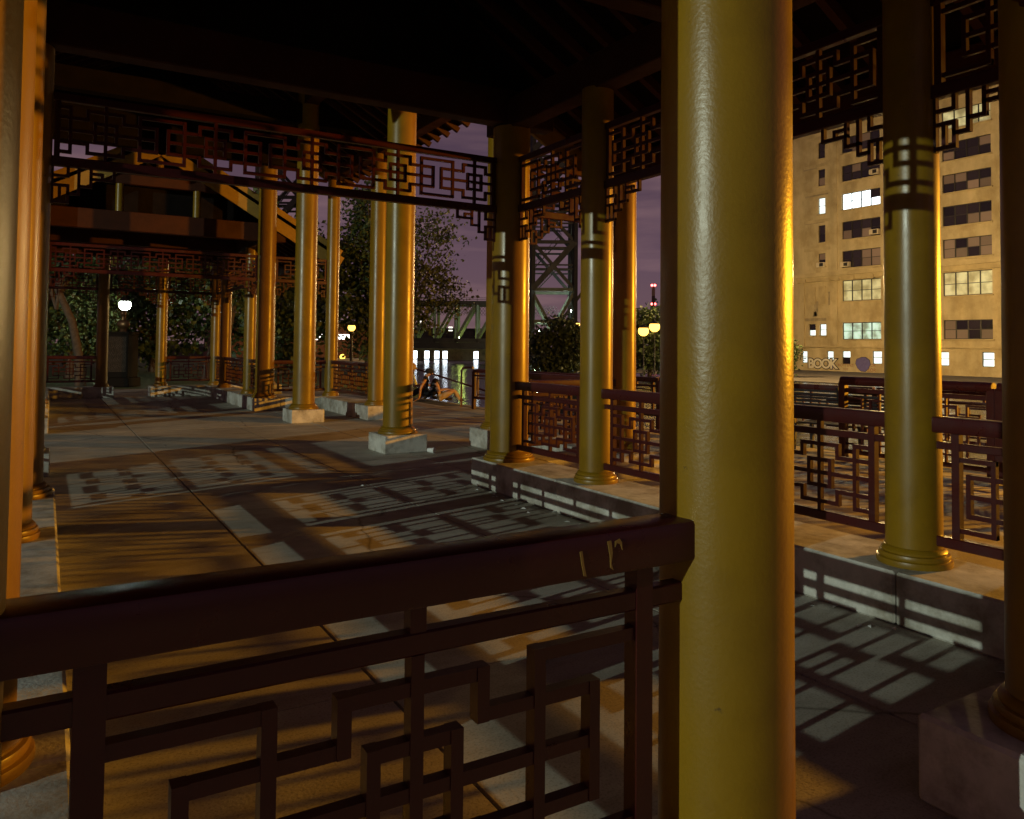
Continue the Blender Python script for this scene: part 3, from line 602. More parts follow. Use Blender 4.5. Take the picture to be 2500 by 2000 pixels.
def lift_tower(T0, lab, lights):
    Td = Vector((.862, -.507, 0)).normalized(); Tn = Vector((-Td.y, Td.x, 0)); ORT = (T0[0], T0[1], -1.3); T0 = Vector(T0)
    tw = thing('lift_bridge_tower', lab, 'bridge tower', ORT, 'towers of the lift bridge')
    def tp(s, o_, z): q = T0+Td*s+Tn*o_; return (q.x-ORT[0], q.y-ORT[1], z-ORT[2])
    W_ = 7.3; Dp = 9.0; LEV = [-1.3, 5.9, 11.4, 19.6, 27.5, 35.5, 43]
    for s in (0, W_):
        for o_ in (0, Dp): obj('leg', MB().bar(tp(s, o_, -1.3), tp(s, o_, 44), .75, .75).mesh('leg', 'steel'), tw)
    for i, z in enumerate(LEV[1:]):
        for o_ in (0, Dp):
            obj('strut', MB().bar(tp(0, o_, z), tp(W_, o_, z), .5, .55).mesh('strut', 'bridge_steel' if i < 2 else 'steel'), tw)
            if i >= 2: obj('strut', MB().bar(tp(0, o_, z-1.0), tp(W_, o_, z-1.0), .35, .35).mesh('strut', 'steel'), tw)
        for s in (0, W_): obj('strut', MB().bar(tp(s, 0, z), tp(s, Dp, z), .45, .5).mesh('strut', 'steel'), tw)
    for z in (15.3, 23.2):
        for o_ in (0, Dp):
            for dz in (-.35, .35): obj('strut', MB().bar(tp(0, o_, z+dz), tp(W_, o_, z+dz), .26, .26).mesh('strut', 'steel'), tw)
    for i in range(2, 6):
        za, zb2 = LEV[i], LEV[i+1]
        for o_ in (0, Dp):
            obj('diagonal_brace', MB().bar(tp(0, o_, za), tp(W_, o_, zb2), .95 if o_ == 0 else .5, .95 if o_ == 0 else .5).mesh('diagonal_brace', 'steel'), tw)
            obj('diagonal_brace', MB().bar(tp(W_, o_+.1, za), tp(0, o_+.1, zb2), .5, .55).mesh('diagonal_brace', 'steel'), tw)
        for s in (0, W_):
            obj('diagonal_brace', MB().bar(tp(s, 0, za), tp(s, Dp, zb2), .4, .4).mesh('diagonal_brace', 'steel'), tw)
            obj('diagonal_brace', MB().bar(tp(s, Dp, za), tp(s, 0, zb2), .4, .4).mesh('diagonal_brace', 'steel'), tw)
    for o_ in (0, Dp):      # portal bracing near the base
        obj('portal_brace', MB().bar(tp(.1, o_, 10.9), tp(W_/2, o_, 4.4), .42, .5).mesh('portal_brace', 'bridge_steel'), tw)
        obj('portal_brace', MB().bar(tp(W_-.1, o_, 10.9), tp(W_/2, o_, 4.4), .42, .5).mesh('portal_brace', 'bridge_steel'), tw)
    obj('portal_brace', MB().bar(tp(W_*1.35, .6, 12.6), tp(W_*.55, .6, 4.6), .5, .5).mesh('portal_brace', 'steel'), tw)
    st_ = MB()              # zig-zag access stair inside the tower
    for k, (sa, za, sb, zb2) in enumerate(((1.0, 11.6, 4.4, 15.2), (.4, 15.4, 5.0, 20.5), (5.2, 20.6, 1.0, 25.4), (1.0, 25.5, 5.2, 30.4))):
        for o_ in (4.0, 4.7): st_.bar(tp(sa, o_, za), tp(sb, o_, zb2), .09, .16); st_.bar(tp(sa, o_, za+1.0), tp(sb, o_, zb2+1.0), .05); 
        for q in range(12):
            f = q/11; st_.bar(tp(sa+(sb-sa)*f, 4.0, za+(zb2-za)*f), tp(sa+(sb-sa)*f, 4.7, za+(zb2-za)*f), .12, .05); st_.bar(tp(sa+(sb-sa)*f, 4.0, za+(zb2-za)*f), tp(sa+(sb-sa)*f, 4.0, za+1+(zb2-za)*f), .035)
    obj('access_stair', st_.mesh('access_stair', 'steel'), tw)
    for nm_, (s, o_, z), pw, c in lights:
        obj('work_light', MB().sphere(tp(s, o_, z), .26, 12, 8).mesh('work_light', 'em_white'), tw)
        ld = bpy.data.lights.new('work_glow', 'POINT'); ld.energy = pw; ld.color = c; ld.shadow_soft_size = .5
        lo = bpy.data.objects.new('work_glow', ld); COL.objects.link(lo); lo.parent = tw; lo.location = tp(s, o_, z)
    if not lights:
        for z in (17.0, 21.0):
            cb = obj('machine_house', MB().bar(tp(1.2, 1.5, z), tp(4.6, 1.5, z), 3.4, 2.8).mesh('machine_house', 'steel'), tw)
            for q in (1.7, 2.9): obj('window', MB().bar(tp(q, -.25, z+.2), tp(q+.8, -.25, z+.2), .05, .9).mesh('window', 'win_warm2'), cb)
        obj('beacon', MB().sphere(tp(8.4, -.6, 22.6), .34, 12, 8).mesh('beacon', 'em_sodium_far'), tw)
        obj('beacon_bracket', MB().bar(tp(7.3, -.3, 22.2), tp(8.4, -.6, 22.25), .12).mesh('beacon_bracket', 'steel'), tw)
    return tw
lift_tower((71.7, 114.3, 0), 'tall dark steel lift-bridge tower beside the bushy tree', (('work_light', (6.9, 1.2, 7.9), 4200, (.75, 1.0, .85)), ('work_light', (1.2, 1.5, 4.3), 2600, (.68, 1.0, .60))))
lift_tower((31.5, 141.8, 0), 'farther lift-bridge tower with small amber-lit cabins, behind the tall pavilion', ())

# chimney far behind
ch = thing('chimney', 'distant banded power station chimney with red warning lights', 'chimney', (265.4, 307, -1.3))
for k, (z0, z1, r0, r1, m) in enumerate(((0, 17.5, 1.25, 1.0, 'chim_white'), (17.5, 24.6, 1.0, .92, 'chim_white'), (24.6, 29.2, .92, .86, 'chim_dark'), (29.2, 34.0, .86, .82, 'chim_white'))):
    obj('stack_band', MB().lathe([(r0, z0), (r1, z1)], 20).mesh('stack_band', m, True), ch)
for z in (25.1, 34.6):
    for dx in (-1.0, 0.5): obj('warning_light', MB().sphere((dx*.82, -dx*.57-.4, z), .62, 10, 8).mesh('warning_light', 'em_red'), ch)

# ------------------------------------------------------------------ loft building on the far bank
FX = 89.0; bo = (FX, 60.0, -1.4)
lb = thing('loft_building', 'tall tan concrete loft building with graffiti along its base', 'building', bo)
ops = []; wins = []
WIDE = [(65.97, 60.48), (52.6, 47.1), (39.2, 33.7)]
ROWS = [(2.86, 5.04), (7.81, 10.52), (12.14, 14.34), (15.86, 18.17), (19.72, 21.84), (23.42, 25.53), (27.11, 29.22), (30.8, 32.95), (34.5, 36.6)]
NARR = [(12.67, 14.38), (15.86, 18.17), (19.69, 21.87), (23.47, 25.71), (27.18, 29.39), (30.9, 33.1), (34.6, 36.8)]
for c, (ya, yb) in enumerate(WIDE):
    for r, (z0, z1) in enumerate(ROWS): wins.append((yb, ya, z0, z1, 'wide', c, r))
for r, (z0, z1) in enumerate(NARR): wins.append((68.52, 69.62, z0, z1, 'narrow', 0, r+2))
wins += [(70.12, 71.18, 3.37, 4.95, 'narrow', 1, 0), (68.45, 69.47, 3.37, 4.95, 'narrow', 2, 0)]
for k, (a, b, z0, z1) in enumerate(((71.47, 72.33, -.30, 1.32), (67.34, 68.34, -.42, 1.35), (64.83, 66.03, -.30, 1.38), (60.4, 61.68, -.20, 1.42), (52, 53.4, -.2, 1.42), (47, 48.3, -.2, 1.42))):
    wins.append((a, b, z0, z1, 'ground', k, 0))
Y0f, Y1f, Z0f, Z1f = 26.0, 73.95, -1.4, 40.0
ys = sorted(set([Y0f, Y1f]+[q for w_ in wins for q in w_[:2]])); zs = sorted(set([Z0f, Z1f]+[q for w_ in wins for q in w_[2:4]]))
fm = MB()
def inwin(y, z): return any(w_[0] < y < w_[1] and w_[2] < z < w_[3] for w_ in wins)
for i in range(len(ys)-1):
    for j in range(len(zs)-1):
        if not inwin((ys[i]+ys[i+1])/2, (zs[j]+zs[j+1])/2):
            fm.add([(0, ys[i]-bo[1], zs[j]-bo[2]), (0, ys[i+1]-bo[1], zs[j]-bo[2]), (0, ys[i+1]-bo[1], zs[j+1]-bo[2]), (0, ys[i]-bo[1], zs[j+1]-bo[2])], [(0, 3, 2, 1)])
for a, b, z0, z1, *_ in wins:
    q = [(0, a-bo[1], z0-bo[2]), (0, b-bo[1], z0-bo[2]), (0, b-bo[1], z1-bo[2]), (0, a-bo[1], z1-bo[2])]; q += [(.32, y_, z_) for _, y_, z_ in q]
    fm.add(q, [(0, 1, 5, 4), (1, 2, 6, 5), (2, 3, 7, 6), (3, 0, 4, 7)])
fm.add([(0, Y1f-bo[1], 0), (25, Y1f-bo[1], 0), (25, Y1f-bo[1], 41.4), (0, Y1f-bo[1], 41.4), (0, Y0f-bo[1], 0), (25, Y0f-bo[1], 0), (25, Y0f-bo[1], 41.4), (0, Y0f-bo[1], 41.4)], [(0, 1, 2, 3), (4, 7, 6, 5), (3, 2, 6, 7), (1, 5, 6, 2)])
obj('wall', fm.mesh('wall', 'facade'), lb)
def fbox(name, m, y0, y1, z0, z1, d, par=lb, d0=0.0): return obj(name, MB().box(-d, -d0, y0-bo[1], y1-bo[1], z0-bo[2], z1-bo[2]).mesh(name, m), par)
for y in (72.4, 67.15, 59.6, 54.2, 46.0, 40.6): fbox('pilaster', 'facade', y-.55, y+.55, 1.98, 10.60, .16)
for y in (67.15, 59.6, 54.2, 46.0, 40.6): fbox('pilaster', 'facade', y-.5, y+.5, 12.0, 40.0, .12)
co_ = fbox('cornice', 'facade_trim', 26, 74.35, 10.62, 11.2, .45); fbox('cornice_top', 'facade_trim', 26, 74.5, 11.203, 11.75, .75, lb)
for y in (72.9, 71.6, 67.9, 66.4, 64.2, 61.5, 59.2, 57): fbox('cornice_block', 'facade_trim', y-.35, y+.35, 10.5, 11.0, .6, lb, .453)
fbox('base_ledge', 'facade_trim', 26, 74.0, 1.80, 1.978, .22)
for z in (15.1, 18.9, 22.7, 26.4, 30.1, 33.8): fbox('lintel_band', 'facade_trim', 67.7, 71.9, z-.30, z+.10, .05)
for z0, z1, y0, y1 in ((18.5, 19.0, 68.6, 71.8), (22.2, 22.75, 68.0, 71.7), (6.0, 8.0, 69.7, 70.3), (25.9, 26.3, 69.8, 72.0), (5.35, 5.75, 68.4, 72.4), (7.4, 9.2, 67.62, 68.1), (5.9, 6.6, 69.9, 70.5)): fbox('plaster_patch', 'patch', y0, y1, z0, z1, .022)
for y0, y1 in ((70.1, 71.2), (68.45, 69.55)): fbox('blocked_window', 'facade_trim', y0, y1, 7.6, 10.0, .09)
LITMAP = {('wide', 0, 4): 'win_bright', ('wide', 0, 1): 'win_warm', ('wide', 0, 0): 'win_green', ('narrow', 0, 4): 'win_white', ('narrow', 2, 0): 'win_white', ('wide', 1, 1): 'win_warm', ('wide', 2, 5): 'win_white', ('wide', 1, 6): 'win_warm'}
rn = random.Random(5)
for a, b, z0, z1, kind, c, r in wins:
    f = MB(); ym, zm = 60.0, -1.4; nc = 4 if kind == 'wide' else 1; t = .085 if kind == 'wide' else .07
    A, Bb, C, D_ = a-ym, b-ym, z0-zm, z1-zm; mid = C+(D_-C)*.5
    f.box(.16, .26, A, A+t, C, D_); f.box(.16, .26, Bb-t, Bb, C, D_); f.box(.162, .258, A+t, Bb-t, C, C+t); f.box(.162, .258, A+t, Bb-t, D_-t, D_)
    for i in range(1, nc):
        y = A+(Bb-A)*i/nc; f.box(.164, .262, y-.07, y+.07, C+t, D_-t)
    f.box(.18, .25, A+t, Bb-t, mid-.035, mid+.035)
    wo = obj('window', f.mesh('window', 'win_frame'), lb)
    lit = LITMAP.get((kind, c, r)) or ('win_white' if kind == 'ground' else None)
    for i in range(nc):
        for h in (0, 1):
            y0 = A+(Bb-A)*i/nc+.02; y1 = A+(Bb-A)*(i+1)/nc-.02; c0, c1 = (C+.02, mid) if h == 0 else (mid, D_-.02)
            m = lit or rn.choice(['glass_dark', 'glass_dark', 'blind', 'glass_dark', 'blind'])
            if (kind, c, r) == ('narrow', 1, 0): m = 'win_white' if h == 0 else 'glass_dark'
            if (kind, c) == ('ground', 2) and h == 0: m = 'glass_dark'
            if lit == 'win_bright' and (i, h) == (0, 1): m = 'glass_dark'
            obj('pane', MB().box(.205, .222, y0, y1, c0, c1).mesh('pane', m), wo)
    if kind != 'ground': fbox('sill', 'facade_trim', a-.15, b+.15, z0-.16, z0-.003, .14)
for y, z in ((61.18, 23.93), (61.2, 16.35), (65.4, 12.6), (69.1, 12.85)):
    o = obj('air_conditioner', MB().box(-.38, .15, y-.62-bo[1], y+.62-bo[1], z-.34-bo[2], z+.30-bo[2], .03).mesh('air_conditioner', 'ac'), lb)
    obj('grille', MB().box(-.392, -.382, y-.48-bo[1], y+.1-bo[1], z-.24-bo[2], z+.2-bo[2]).mesh('grille', 'win_frame'), o)
# graffiti
def text(s, y, z, size, m, d, off_=0.0, name='graffiti', parent=lb):
    cu = bpy.data.curves.new(name, 'FONT'); cu.body = s; cu.size = size; cu.offset = off_; cu.extrude = .004; cu.space_character = .84 if off_ else 1.0
    o = bpy.data.objects.new(name, cu); COL.objects.link(o)
    dg = bpy.context.evaluated_depsgraph_get(); me = bpy.data.meshes.new_from_object(o.evaluated_get(dg)); bpy.data.objects.remove(o)
    me.materials.clear(); me.materials.append(MATS[m])
    for v in me.vertices: v.co = Vector((-d-v.co.z, y-bo[1]-v.co.x, z-bo[2]+v.co.y))
    me.update(); return obj(name, me, parent)
def blob(pts, m, d, name):
    n = len(pts); return obj(name, MB().add([(-d, y-bo[1], z-bo[2]) for y, z in pts]+[(-d+.01, y-bo[1], z-bo[2]) for y, z in pts], [tuple(range(n)), tuple(range(n, 2*n))[::-1]]+[(i, i+n, (i+1) % n+n, (i+1) % n) for i in range(n)]).mesh(name, m), lb)
text('BOOK', 71.35, -.92, 1.75, 'paint_black', .014, .16); text('BOOK', 71.35, -.92, 1.75, 'paint_pale', .024, .05)
text('ROTTENZ', 66.65, -.62, .50, 'paint_red', .014); text('TOY', 66.0, -1.1, .42, 'paint_red', .014); text('ZOR', 62.3, -.55, .52, 'paint_red', .014); text('ZOR', 62.45, -1.18, .60, 'paint_red', .014)
bl = [(63.9, .35), (63.2, .60), (62.6, .58), (62.1, .25), (62.0, -.25), (62.25, -.8), (62.7, -1.18), (63.3, -1.15), (63.8, -.75), (64.05, -.2)]
blob([(63.05+(y-63.05)*1.05, -.28+(z+.28)*1.06) for y, z in bl], 'paint_black', .016, 'graffiti'); blob(bl, 'paint_purple', .026, 'graffiti')
blob([(67.75, -.35), (67.45, -.22), (67.15, -.38), (67.2, -.6), (67.4, -.62), (67.42, -1.1), (67.52, -1.1), (67.5, -.62), (67.72, -.6)], 'paint_purple', .02, 'graffiti')
# buildings beyond
o = thing('brick_building', 'brown brick building with a wall coloured bright as if lamplit, glimpsed left of the loft building', 'building', (98, 81, -1.4))
obj('wall', MB().box(0, 14, -3.0, 14, 0, 9.4).mesh('wall', 'brick_far'), o); obj('lit_wall', MB().box(-.5, -.01, -3.0, 9, 3.0, 8.0).mesh('lit_wall', 'lit_wall_tone'), o)  # front wall has its lamplight put into the colour
obj('roof_tank', MB().lathe([(1.0, 9.4), (1.0, 12.3), (.2, 13.2)], 16, (2, 0)).mesh('roof_tank', 'steel'), o)
fb = thing('lit_station', 'low distant building with bright strip windows behind the leafy tree', 'building', (24, 96, -.05))
obj('wall', MB().box(-7, 14, 0, 8, 0, 4.2).mesh('wall', 'brick_far'), fb); obj('roof_edge', MB().box(-7.3, 14.3, -.3, 8.3, 4.2, 4.5).mesh('roof_edge', 'steel'), fb)
for x0, x1, z0, z1 in ((3.6, 6.2, 2.2, 3.2), (7.4, 9.0, 2.3, 2.9), (-3, -1.2, 2.2, 3.2)): obj('window', MB().box(x0, x1, -.06, -.01, z0, z1).mesh('window', 'em_headlight'), fb)
for k, (x, y, wd, h, nn, lab) in enumerate(((92, 196, 30, 5, 5, 'dark far warehouse with a few lit windows seen through the truss bridge'), (60, 232, 26, 17, 6, 'dark block rising above the far bank behind the leafy tree'))):
    b = thing('far_warehouse' if k == 0 else 'far_block', lab, 'building', (x, y, .9)); b.rotation_euler = (0, 0, R(-30))
    obj('wall', MB().box(-wd/2, wd/2, 0, 10, 0, h).mesh('wall', 'bank'), b); obj('parapet', MB().box(-wd/2-.2, wd/2+.2, -.2, 10.2, h, h+.5).mesh('parapet', 'steel'), b)
    for i in range(nn): obj('window', MB().box(-wd/2+2+i*4.1, -wd/2+3.1+i*4.1, -.06, -.01, 3+(i*37 % 3)*1.7, 4.2+(i*37 % 3)*1.7).mesh('window', 'win_far'), b)

# ------------------------------------------------------------------ trees
def tree(label, base, h_trunk, crown, nclump, per, lsz, seed, lean=(0, 0), lm='leaf', group='trees round the park and the river', trunk_r=.2, limbs=7, name='leafy_tree'):
    rr = random.Random(seed); t = thing(name, label, 'tree', base, group)
    (cx, cy, cz), (rx, ry, rz_) = crown
    m = MB(); top = Vector((lean[0]+cx*.5, lean[1]+cy*.5, h_trunk))
    m.tube([(0, 0, -.2), (lean[0]*.15, lean[1]*.15, h_trunk*.3), (lean[0]*.6, lean[1]*.6, h_trunk*.65), top], [trunk_r*1.35, trunk_r, trunk_r*.85, trunk_r*.7], 10)
    ends = []
    for i in range(limbs):
        a = 2*math.pi*i/limbs+rr.uniform(-.4, .4); e_ = Vector((cx+rx*.75*math.cos(a), cy+ry*.75*math.sin(a), cz+rz_*rr.uniform(-.5, .8)))
        md = top.lerp(e_, .5)+Vector((0, 0, .12*rz_)); m.tube([top-Vector((0, 0, rr.uniform(0, .25)*h_trunk)), md, e_], [trunk_r*.5, trunk_r*.28, trunk_r*.08], 6)
    obj('trunk', m.mesh('trunk', 'bark', True), t)
    c = MB()
    for i in range(nclump):
        while True:
            p = Vector((rr.uniform(-1, 1), rr.uniform(-1, 1), rr.uniform(-1, 1)))
            if .35 < p.length < 1: break
        p = Vector((cx+p.x*rx, cy+p.y*ry, cz+p.z*rz_)); sp = rr.uniform(.12, .26)*min(rx, rz_)
        for k in range(per):
            q = p+Vector((rr.gauss(0, sp), rr.gauss(0, sp), rr.gauss(0, sp*.6)))
            d = Vector((rr.gauss(0, 1), rr.gauss(0, 1), rr.gauss(0, .7)-.3)).normalized(); s = d.cross(Vector((rr.gauss(0, 1), rr.gauss(0, 1), rr.gauss(0, 1)))).normalized()
            l_ = lsz*rr.uniform(.7, 1.35); w2 = l_*.32
            c.add([q, q+d*l_*.5+s*w2, q+d*l_, q+d*l_*.5-s*w2], [(0, 1, 2, 3)])
    obj('crown', c.mesh('crown', lm), t); return t
tree('dark leafy tree on the river bank beyond the tall pavilion', (14.9, 40.0, -.05), 3.2, ((0.2, 0, 5.6), (2.2, 2.1, 4.7)), 170, 80, .22, 11, trunk_r=.24)
tree('loose branching tree reaching across the sky beside the truss bridge', (16.7, 41.2, -.05), 3.0, ((1.2, -1.0, 5.9), (2.35, 2.0, 3.6)), 70, 60, .21, 12, lm='leaf2', trunk_r=.16, limbs=13)
tree('bushy dark tree in front of the lift-bridge tower', (33.6, 49.9, -2.0), 1.4, ((0, 0, 3.2), (2.1, 2.1, 2.6)), 120, 50, .32, 13, group=None)
tree('round tree behind the pair of amber lamps', (54.0, 63.0, -1.3), 2.0, ((0, 0, 4.0), (4.2, 4.2, 3.4)), 120, 50, .45, 14, group=None)
tree('small bushy tree at the foot of the loft building', (66.0, 56.3, -1.5), 1.0, ((0, 0, 2.4), (1.7, 1.7, 1.9)), 80, 45, .30, 15, group=None)
GT = 'trees of the dark grove behind the far pavilion'
tree('tree with a thin curved trunk beside the far pavilion railing', (1.15, 33.0, -.05), 3.6, ((-.6, .8, 5.6), (2.2, 2.2, 1.9)), 70, 40, .26, 16, lean=(-.55, -.4), group=GT, trunk_r=.16)
tree('green-lit leafy tree beside the white globe lamp', (1.0, 40.9, -.05), 1.6, ((0, 0, 3.2), (1.9, 1.8, 2.2)), 120, 60, .20, 17, group=GT, trunk_r=.18)
tree('thick-trunked dark tree standing on the lawn behind the far pavilion', (6.4, 36.5, -.05), 3.4, ((0, 0, 6.0), (3.0, 3.0, 2.8)), 120, 45, .28, 18, lean=(.7, .3), group=GT, trunk_r=.42)
for k, (x, y, lab) in enumerate(((5.2, 47.5, 'dense dark tree right of the white globe lamp, deep in the grove'), (11.0, 43, 'dense dark tree between the far pavilion and the river'), (-3.2, 49, 'dense dark tree at the back of the grove, left of the bust'), (1.9, 56, 'dense dark tree farthest back in the grove, behind the globe lamp'))):
    tree(lab, (x, y, -.05), 1.7, ((0, 0, 4.4), (3.4, 3.4, 3.9)), 150, 48, .34, 30+k, group=GT, trunk_r=.26)

# ------------------------------------------------------------------ bust on pedestal
b = thing('bust_monument', 'bronze bust on a dark granite pedestal covered with engraved lines', 'monument', (2.42, 31.75, 0))
pr = R(-31)
b.rotation_euler = (0, 0, pr)
obj('plinth', MB().box(-.46, .46, -.46, .46, -.03, .30, .02).mesh('plinth', 'granite'), b)
pd = obj('pedestal', MB().box(-.38, .38, -.38, .38, .30, 1.86, .012).mesh('pedestal', 'granite'), b); obj('cap_stone', MB().box(-.41, .41, -.41, .41, 1.86, 1.95, .012).mesh('cap_stone', 'granite'), b)
el = MB(); er = random.Random(3)
for i in range(30):
    z = .52+i*.042; x_ = -.31
    while x_ < .31:
        wv = er.uniform(.03, .09); el.box(x_, min(.31, x_+wv), -.388, -.3795, z, z+.018); x_ += wv+er.uniform(.01, .02)
o = obj('engraved_lines', el.mesh('engraved_lines', 'bark'), pd); o['kind'] = 'stuff'
bm_ = MB(); bm_.lathe([(.13, 1.95), (.10, 2.03), (.12, 2.08)], 20)
bm_.sphere((0, 0, 2.22), .23, 20, 12, (1.0, .62, .78)); bm_.lathe([(.085, 2.30), (.075, 2.45), (.08, 2.52)], 16); bm_.sphere((0, -.01, 2.60), .125, 20, 14, (.82, .95, 1.12)); bm_.sphere((0, -.13, 2.575), .028, 8, 6, (.8, 1, 1.3))
for s in (-1, 1): bm_.sphere((s*.104, .0, 2.585), .03, 8, 6, (.4, .8, 1.2))
obj('bust', bm_.mesh('bust', 'bronze', True), b)

# ------------------------------------------------------------------ riverside railings, steps, bench
RT = [(9.15, 17.25), (9.45, 15.3), (9.72, 13.4), (10.0, 11.4), (10.35, 9.4), (10.75, 7.4), (11.1, 5.4), (11.4, 3.4), (11.6, 1.4)]
NM = ['next to the steps', 'second along from the steps', 'third along from the steps', 'fourth along from the steps', 'fifth along from the steps', 'behind the black bench', 'just past the black bench', 'farthest along the promenade']
def free_railing(label, p0, p1, group, n=None):
    Ln, a = frame_of(p0, p1); t = thing('promenade_railing', label, 'railing', (p0[0], p0[1], 0), group); t.rotation_euler = (0, 0, a)
    o = railing(t, (0, 0), (0.03, 0), (Ln-.03, 0), n or max(1, int((Ln-.3)/PER)), False, -.18, 'panel')
    for u in (0.0, Ln): obj('end_post', MB().box(u-.045, u+.045, -.045, .045, 0, .93, .008).mesh('end_post', 'maroon'), t)
    return t
for i in range(len(RT)-1): free_railing('dark red lattice railing at the river edge, '+NM[i], RT[i], RT[i+1], 'railings along the river edge')
def lit_rail(label, p0, p1):
    Ln, a = frame_of(p0, p1); t = thing('promenade_railing', label, 'railing', (p0[0], p0[1], 0), 'railings in front of the bench'); t.rotation_euler = (0, 0, a)
    obj('top_rail', MB().tube([(-.02, 0, 1.11), (Ln+.02, 0, 1.11)], .062, 16).mesh('top_rail', 'maroon', True), t)
    for u in (.0, Ln): obj('post', MB().box(u-.05, u+.05, -.05, .05, 0, 1.10, .008).mesh('post', 'maroon'), t)
    for z in (.12, .98): obj('rail', MB().box(.05, Ln-.05, -.022, .022, z-.03, z+.03, .004).mesh('rail', 'maroon'), t)
    lattice(t, .05, Ln-.05, stiles_for(Ln, max(1, int((Ln-.1)/PER))), .15, .95)
lit_rail('red railing with a round top rail and an end post, in front of the bench', (9.78, 7.24), (9.79, 5.2))
lit_rail('red railing with a round top rail, next along from the end post', (9.79, 5.1), (9.80, 3.06))
# steps down to the water
sp = tag(obj('river_steps', MB().mesh('river_steps', 'concrete')), 'pale stone steps leading down to the river behind the seated people', 'steps')
sm_ = MB()
for k in range(6): sm_.box(9.55+k*.36-.02, 9.55+(k+1)*.36, 17.6, 22.5, -2.2, -.04-.20*k-(.0 if k else .012), .01)
sp.data = sm_.mesh('river_steps', 'concrete')
hrl = tag(obj('step_handrail', MB().tube([(9.12, 17.88, 0), (9.12, 17.88, .93), (9.15, 17.82, 1.0), (9.2, 17.70, 1.01), (9.2, 17.40, 1.01)], .03, 10).tube([(9.3, 21.6, .92), (10.6, 19.05, -.02+.30)], .026, 10).tube([(9.3, 21.6, 0), (9.3, 21.6, .92)], .026, 8).tube([(10.6, 19.05, -1.2), (10.6, 19.05, .29)], .026, 8).mesh('step_handrail', 'maroon', True)), 'sloping dark red tube handrail beside the river steps', 'handrail')
# bench
bn = thing('park_bench', 'black slatted metal bench facing the river', 'bench', (10.05, 7.45, 0)); bn.rotation_euler = (0, 0, R(96))
for k in range(7): boxobj('seat_slat', 'black_metal', bn, -.78, .78, -.06-k*.065-.048, -.06-k*.065, .425, .44)
for k in range(9):
    z = .50+k*.052; boxobj('back_slat', 'black_metal', bn, -.78, .78, .01+k*.013, .022+k*.013, z, z+.034)
for x in (-.80, 0, .80):
    o = obj('side_frame', MB().bar((x, .02, .0), (x, -.02, .42), .045).bar((x, -.48, 0), (x, -.46, .42), .045).bar((x, -.5, .415), (x, .0, .415), .04).bar((x, .0, .42), (x, .14, 1.0), .04).mesh('side_frame', 'black_metal'), bn)
for x in (-.80, .80): obj('armrest', MB().tube([(x, .08, .72), (x, -.2, .68), (x, -.42, .66), (x, -.47, .6), (x, -.46, .42)], .02, 8).mesh('armrest', 'black_metal', True), bn)

# litter
cp = tag(obj('paper_cup', MB().lathe([(.030, 0), (.040, .10), (.043, .103), (.040, .105)], 20).mesh('paper_cup', 'paper', True), None, (4.79, 10.43, .043)), 'crumpled white paper cup lying beside a stone column block', 'cup'); cp.rotation_euler = (R(90), 0, R(38))
lt = MB(); lr = random.Random(21)
for i in range(70):      # scraps and dead leaves blown against the kerb
    x_, y_ = 4.13-abs(lr.gauss(0, .10)), lr.uniform(1.7, 7.8)
    if i > 48: x_, y_ = lr.uniform(.5, 8), lr.uniform(4, 20)
    a_ = lr.uniform(0, 6.28); l0 = lr.uniform(.012, .035); c_, s_ = math.cos(a_)*l0, math.sin(a_)*l0
    lt.add([(x_-c_, y_-s_, .004), (x_+s_*.5, y_-c_*.5, .008+lr.uniform(0, .012)), (x_+c_, y_+s_, .005), (x_-s_*.5, y_+c_*.5, .007)], [(0, 1, 2, 3)])
tag(obj('litter', lt.mesh('litter', 'paper')), 'scraps of paper and dead leaves along the stone kerb', None, None, 'stuff')
# moored boat
bt = thing('river_boat', 'low dark boat with two amber deck lights on the water', 'boat', (26.6, 75.0, -1.35)); bt.rotation_euler = (0, 0, R(-18))
obj('hull', MB().add([(-3.2,-.8,.7),(2.6,-.8,.7),(3.6,0,.8),(2.6,.8,.7),(-3.2,.8,.7),(-3.0,-.6,-.2),(2.4,-.6,-.2),(3.0,0,-.2),(2.4,.6,-.2),(-3.0,.6,-.2)], [(0,1,2,3,4),(0,5,6,1),(1,6,7,2),(2,7,8,3),(3,8,9,4),(4,9,5,0)]).mesh('hull', 'hull'), bt)
obj('cabin', MB().box(-2.0, 1.6, -.62, .62, .7, 1.56, .06).mesh('cabin', 'boat_white'), bt)
for x in (-1.75, 1.5): obj('deck_light', MB().sphere((x*.8, -.42, 1.72), .26, 12, 8).mesh('deck_light', 'em_amber'), bt)

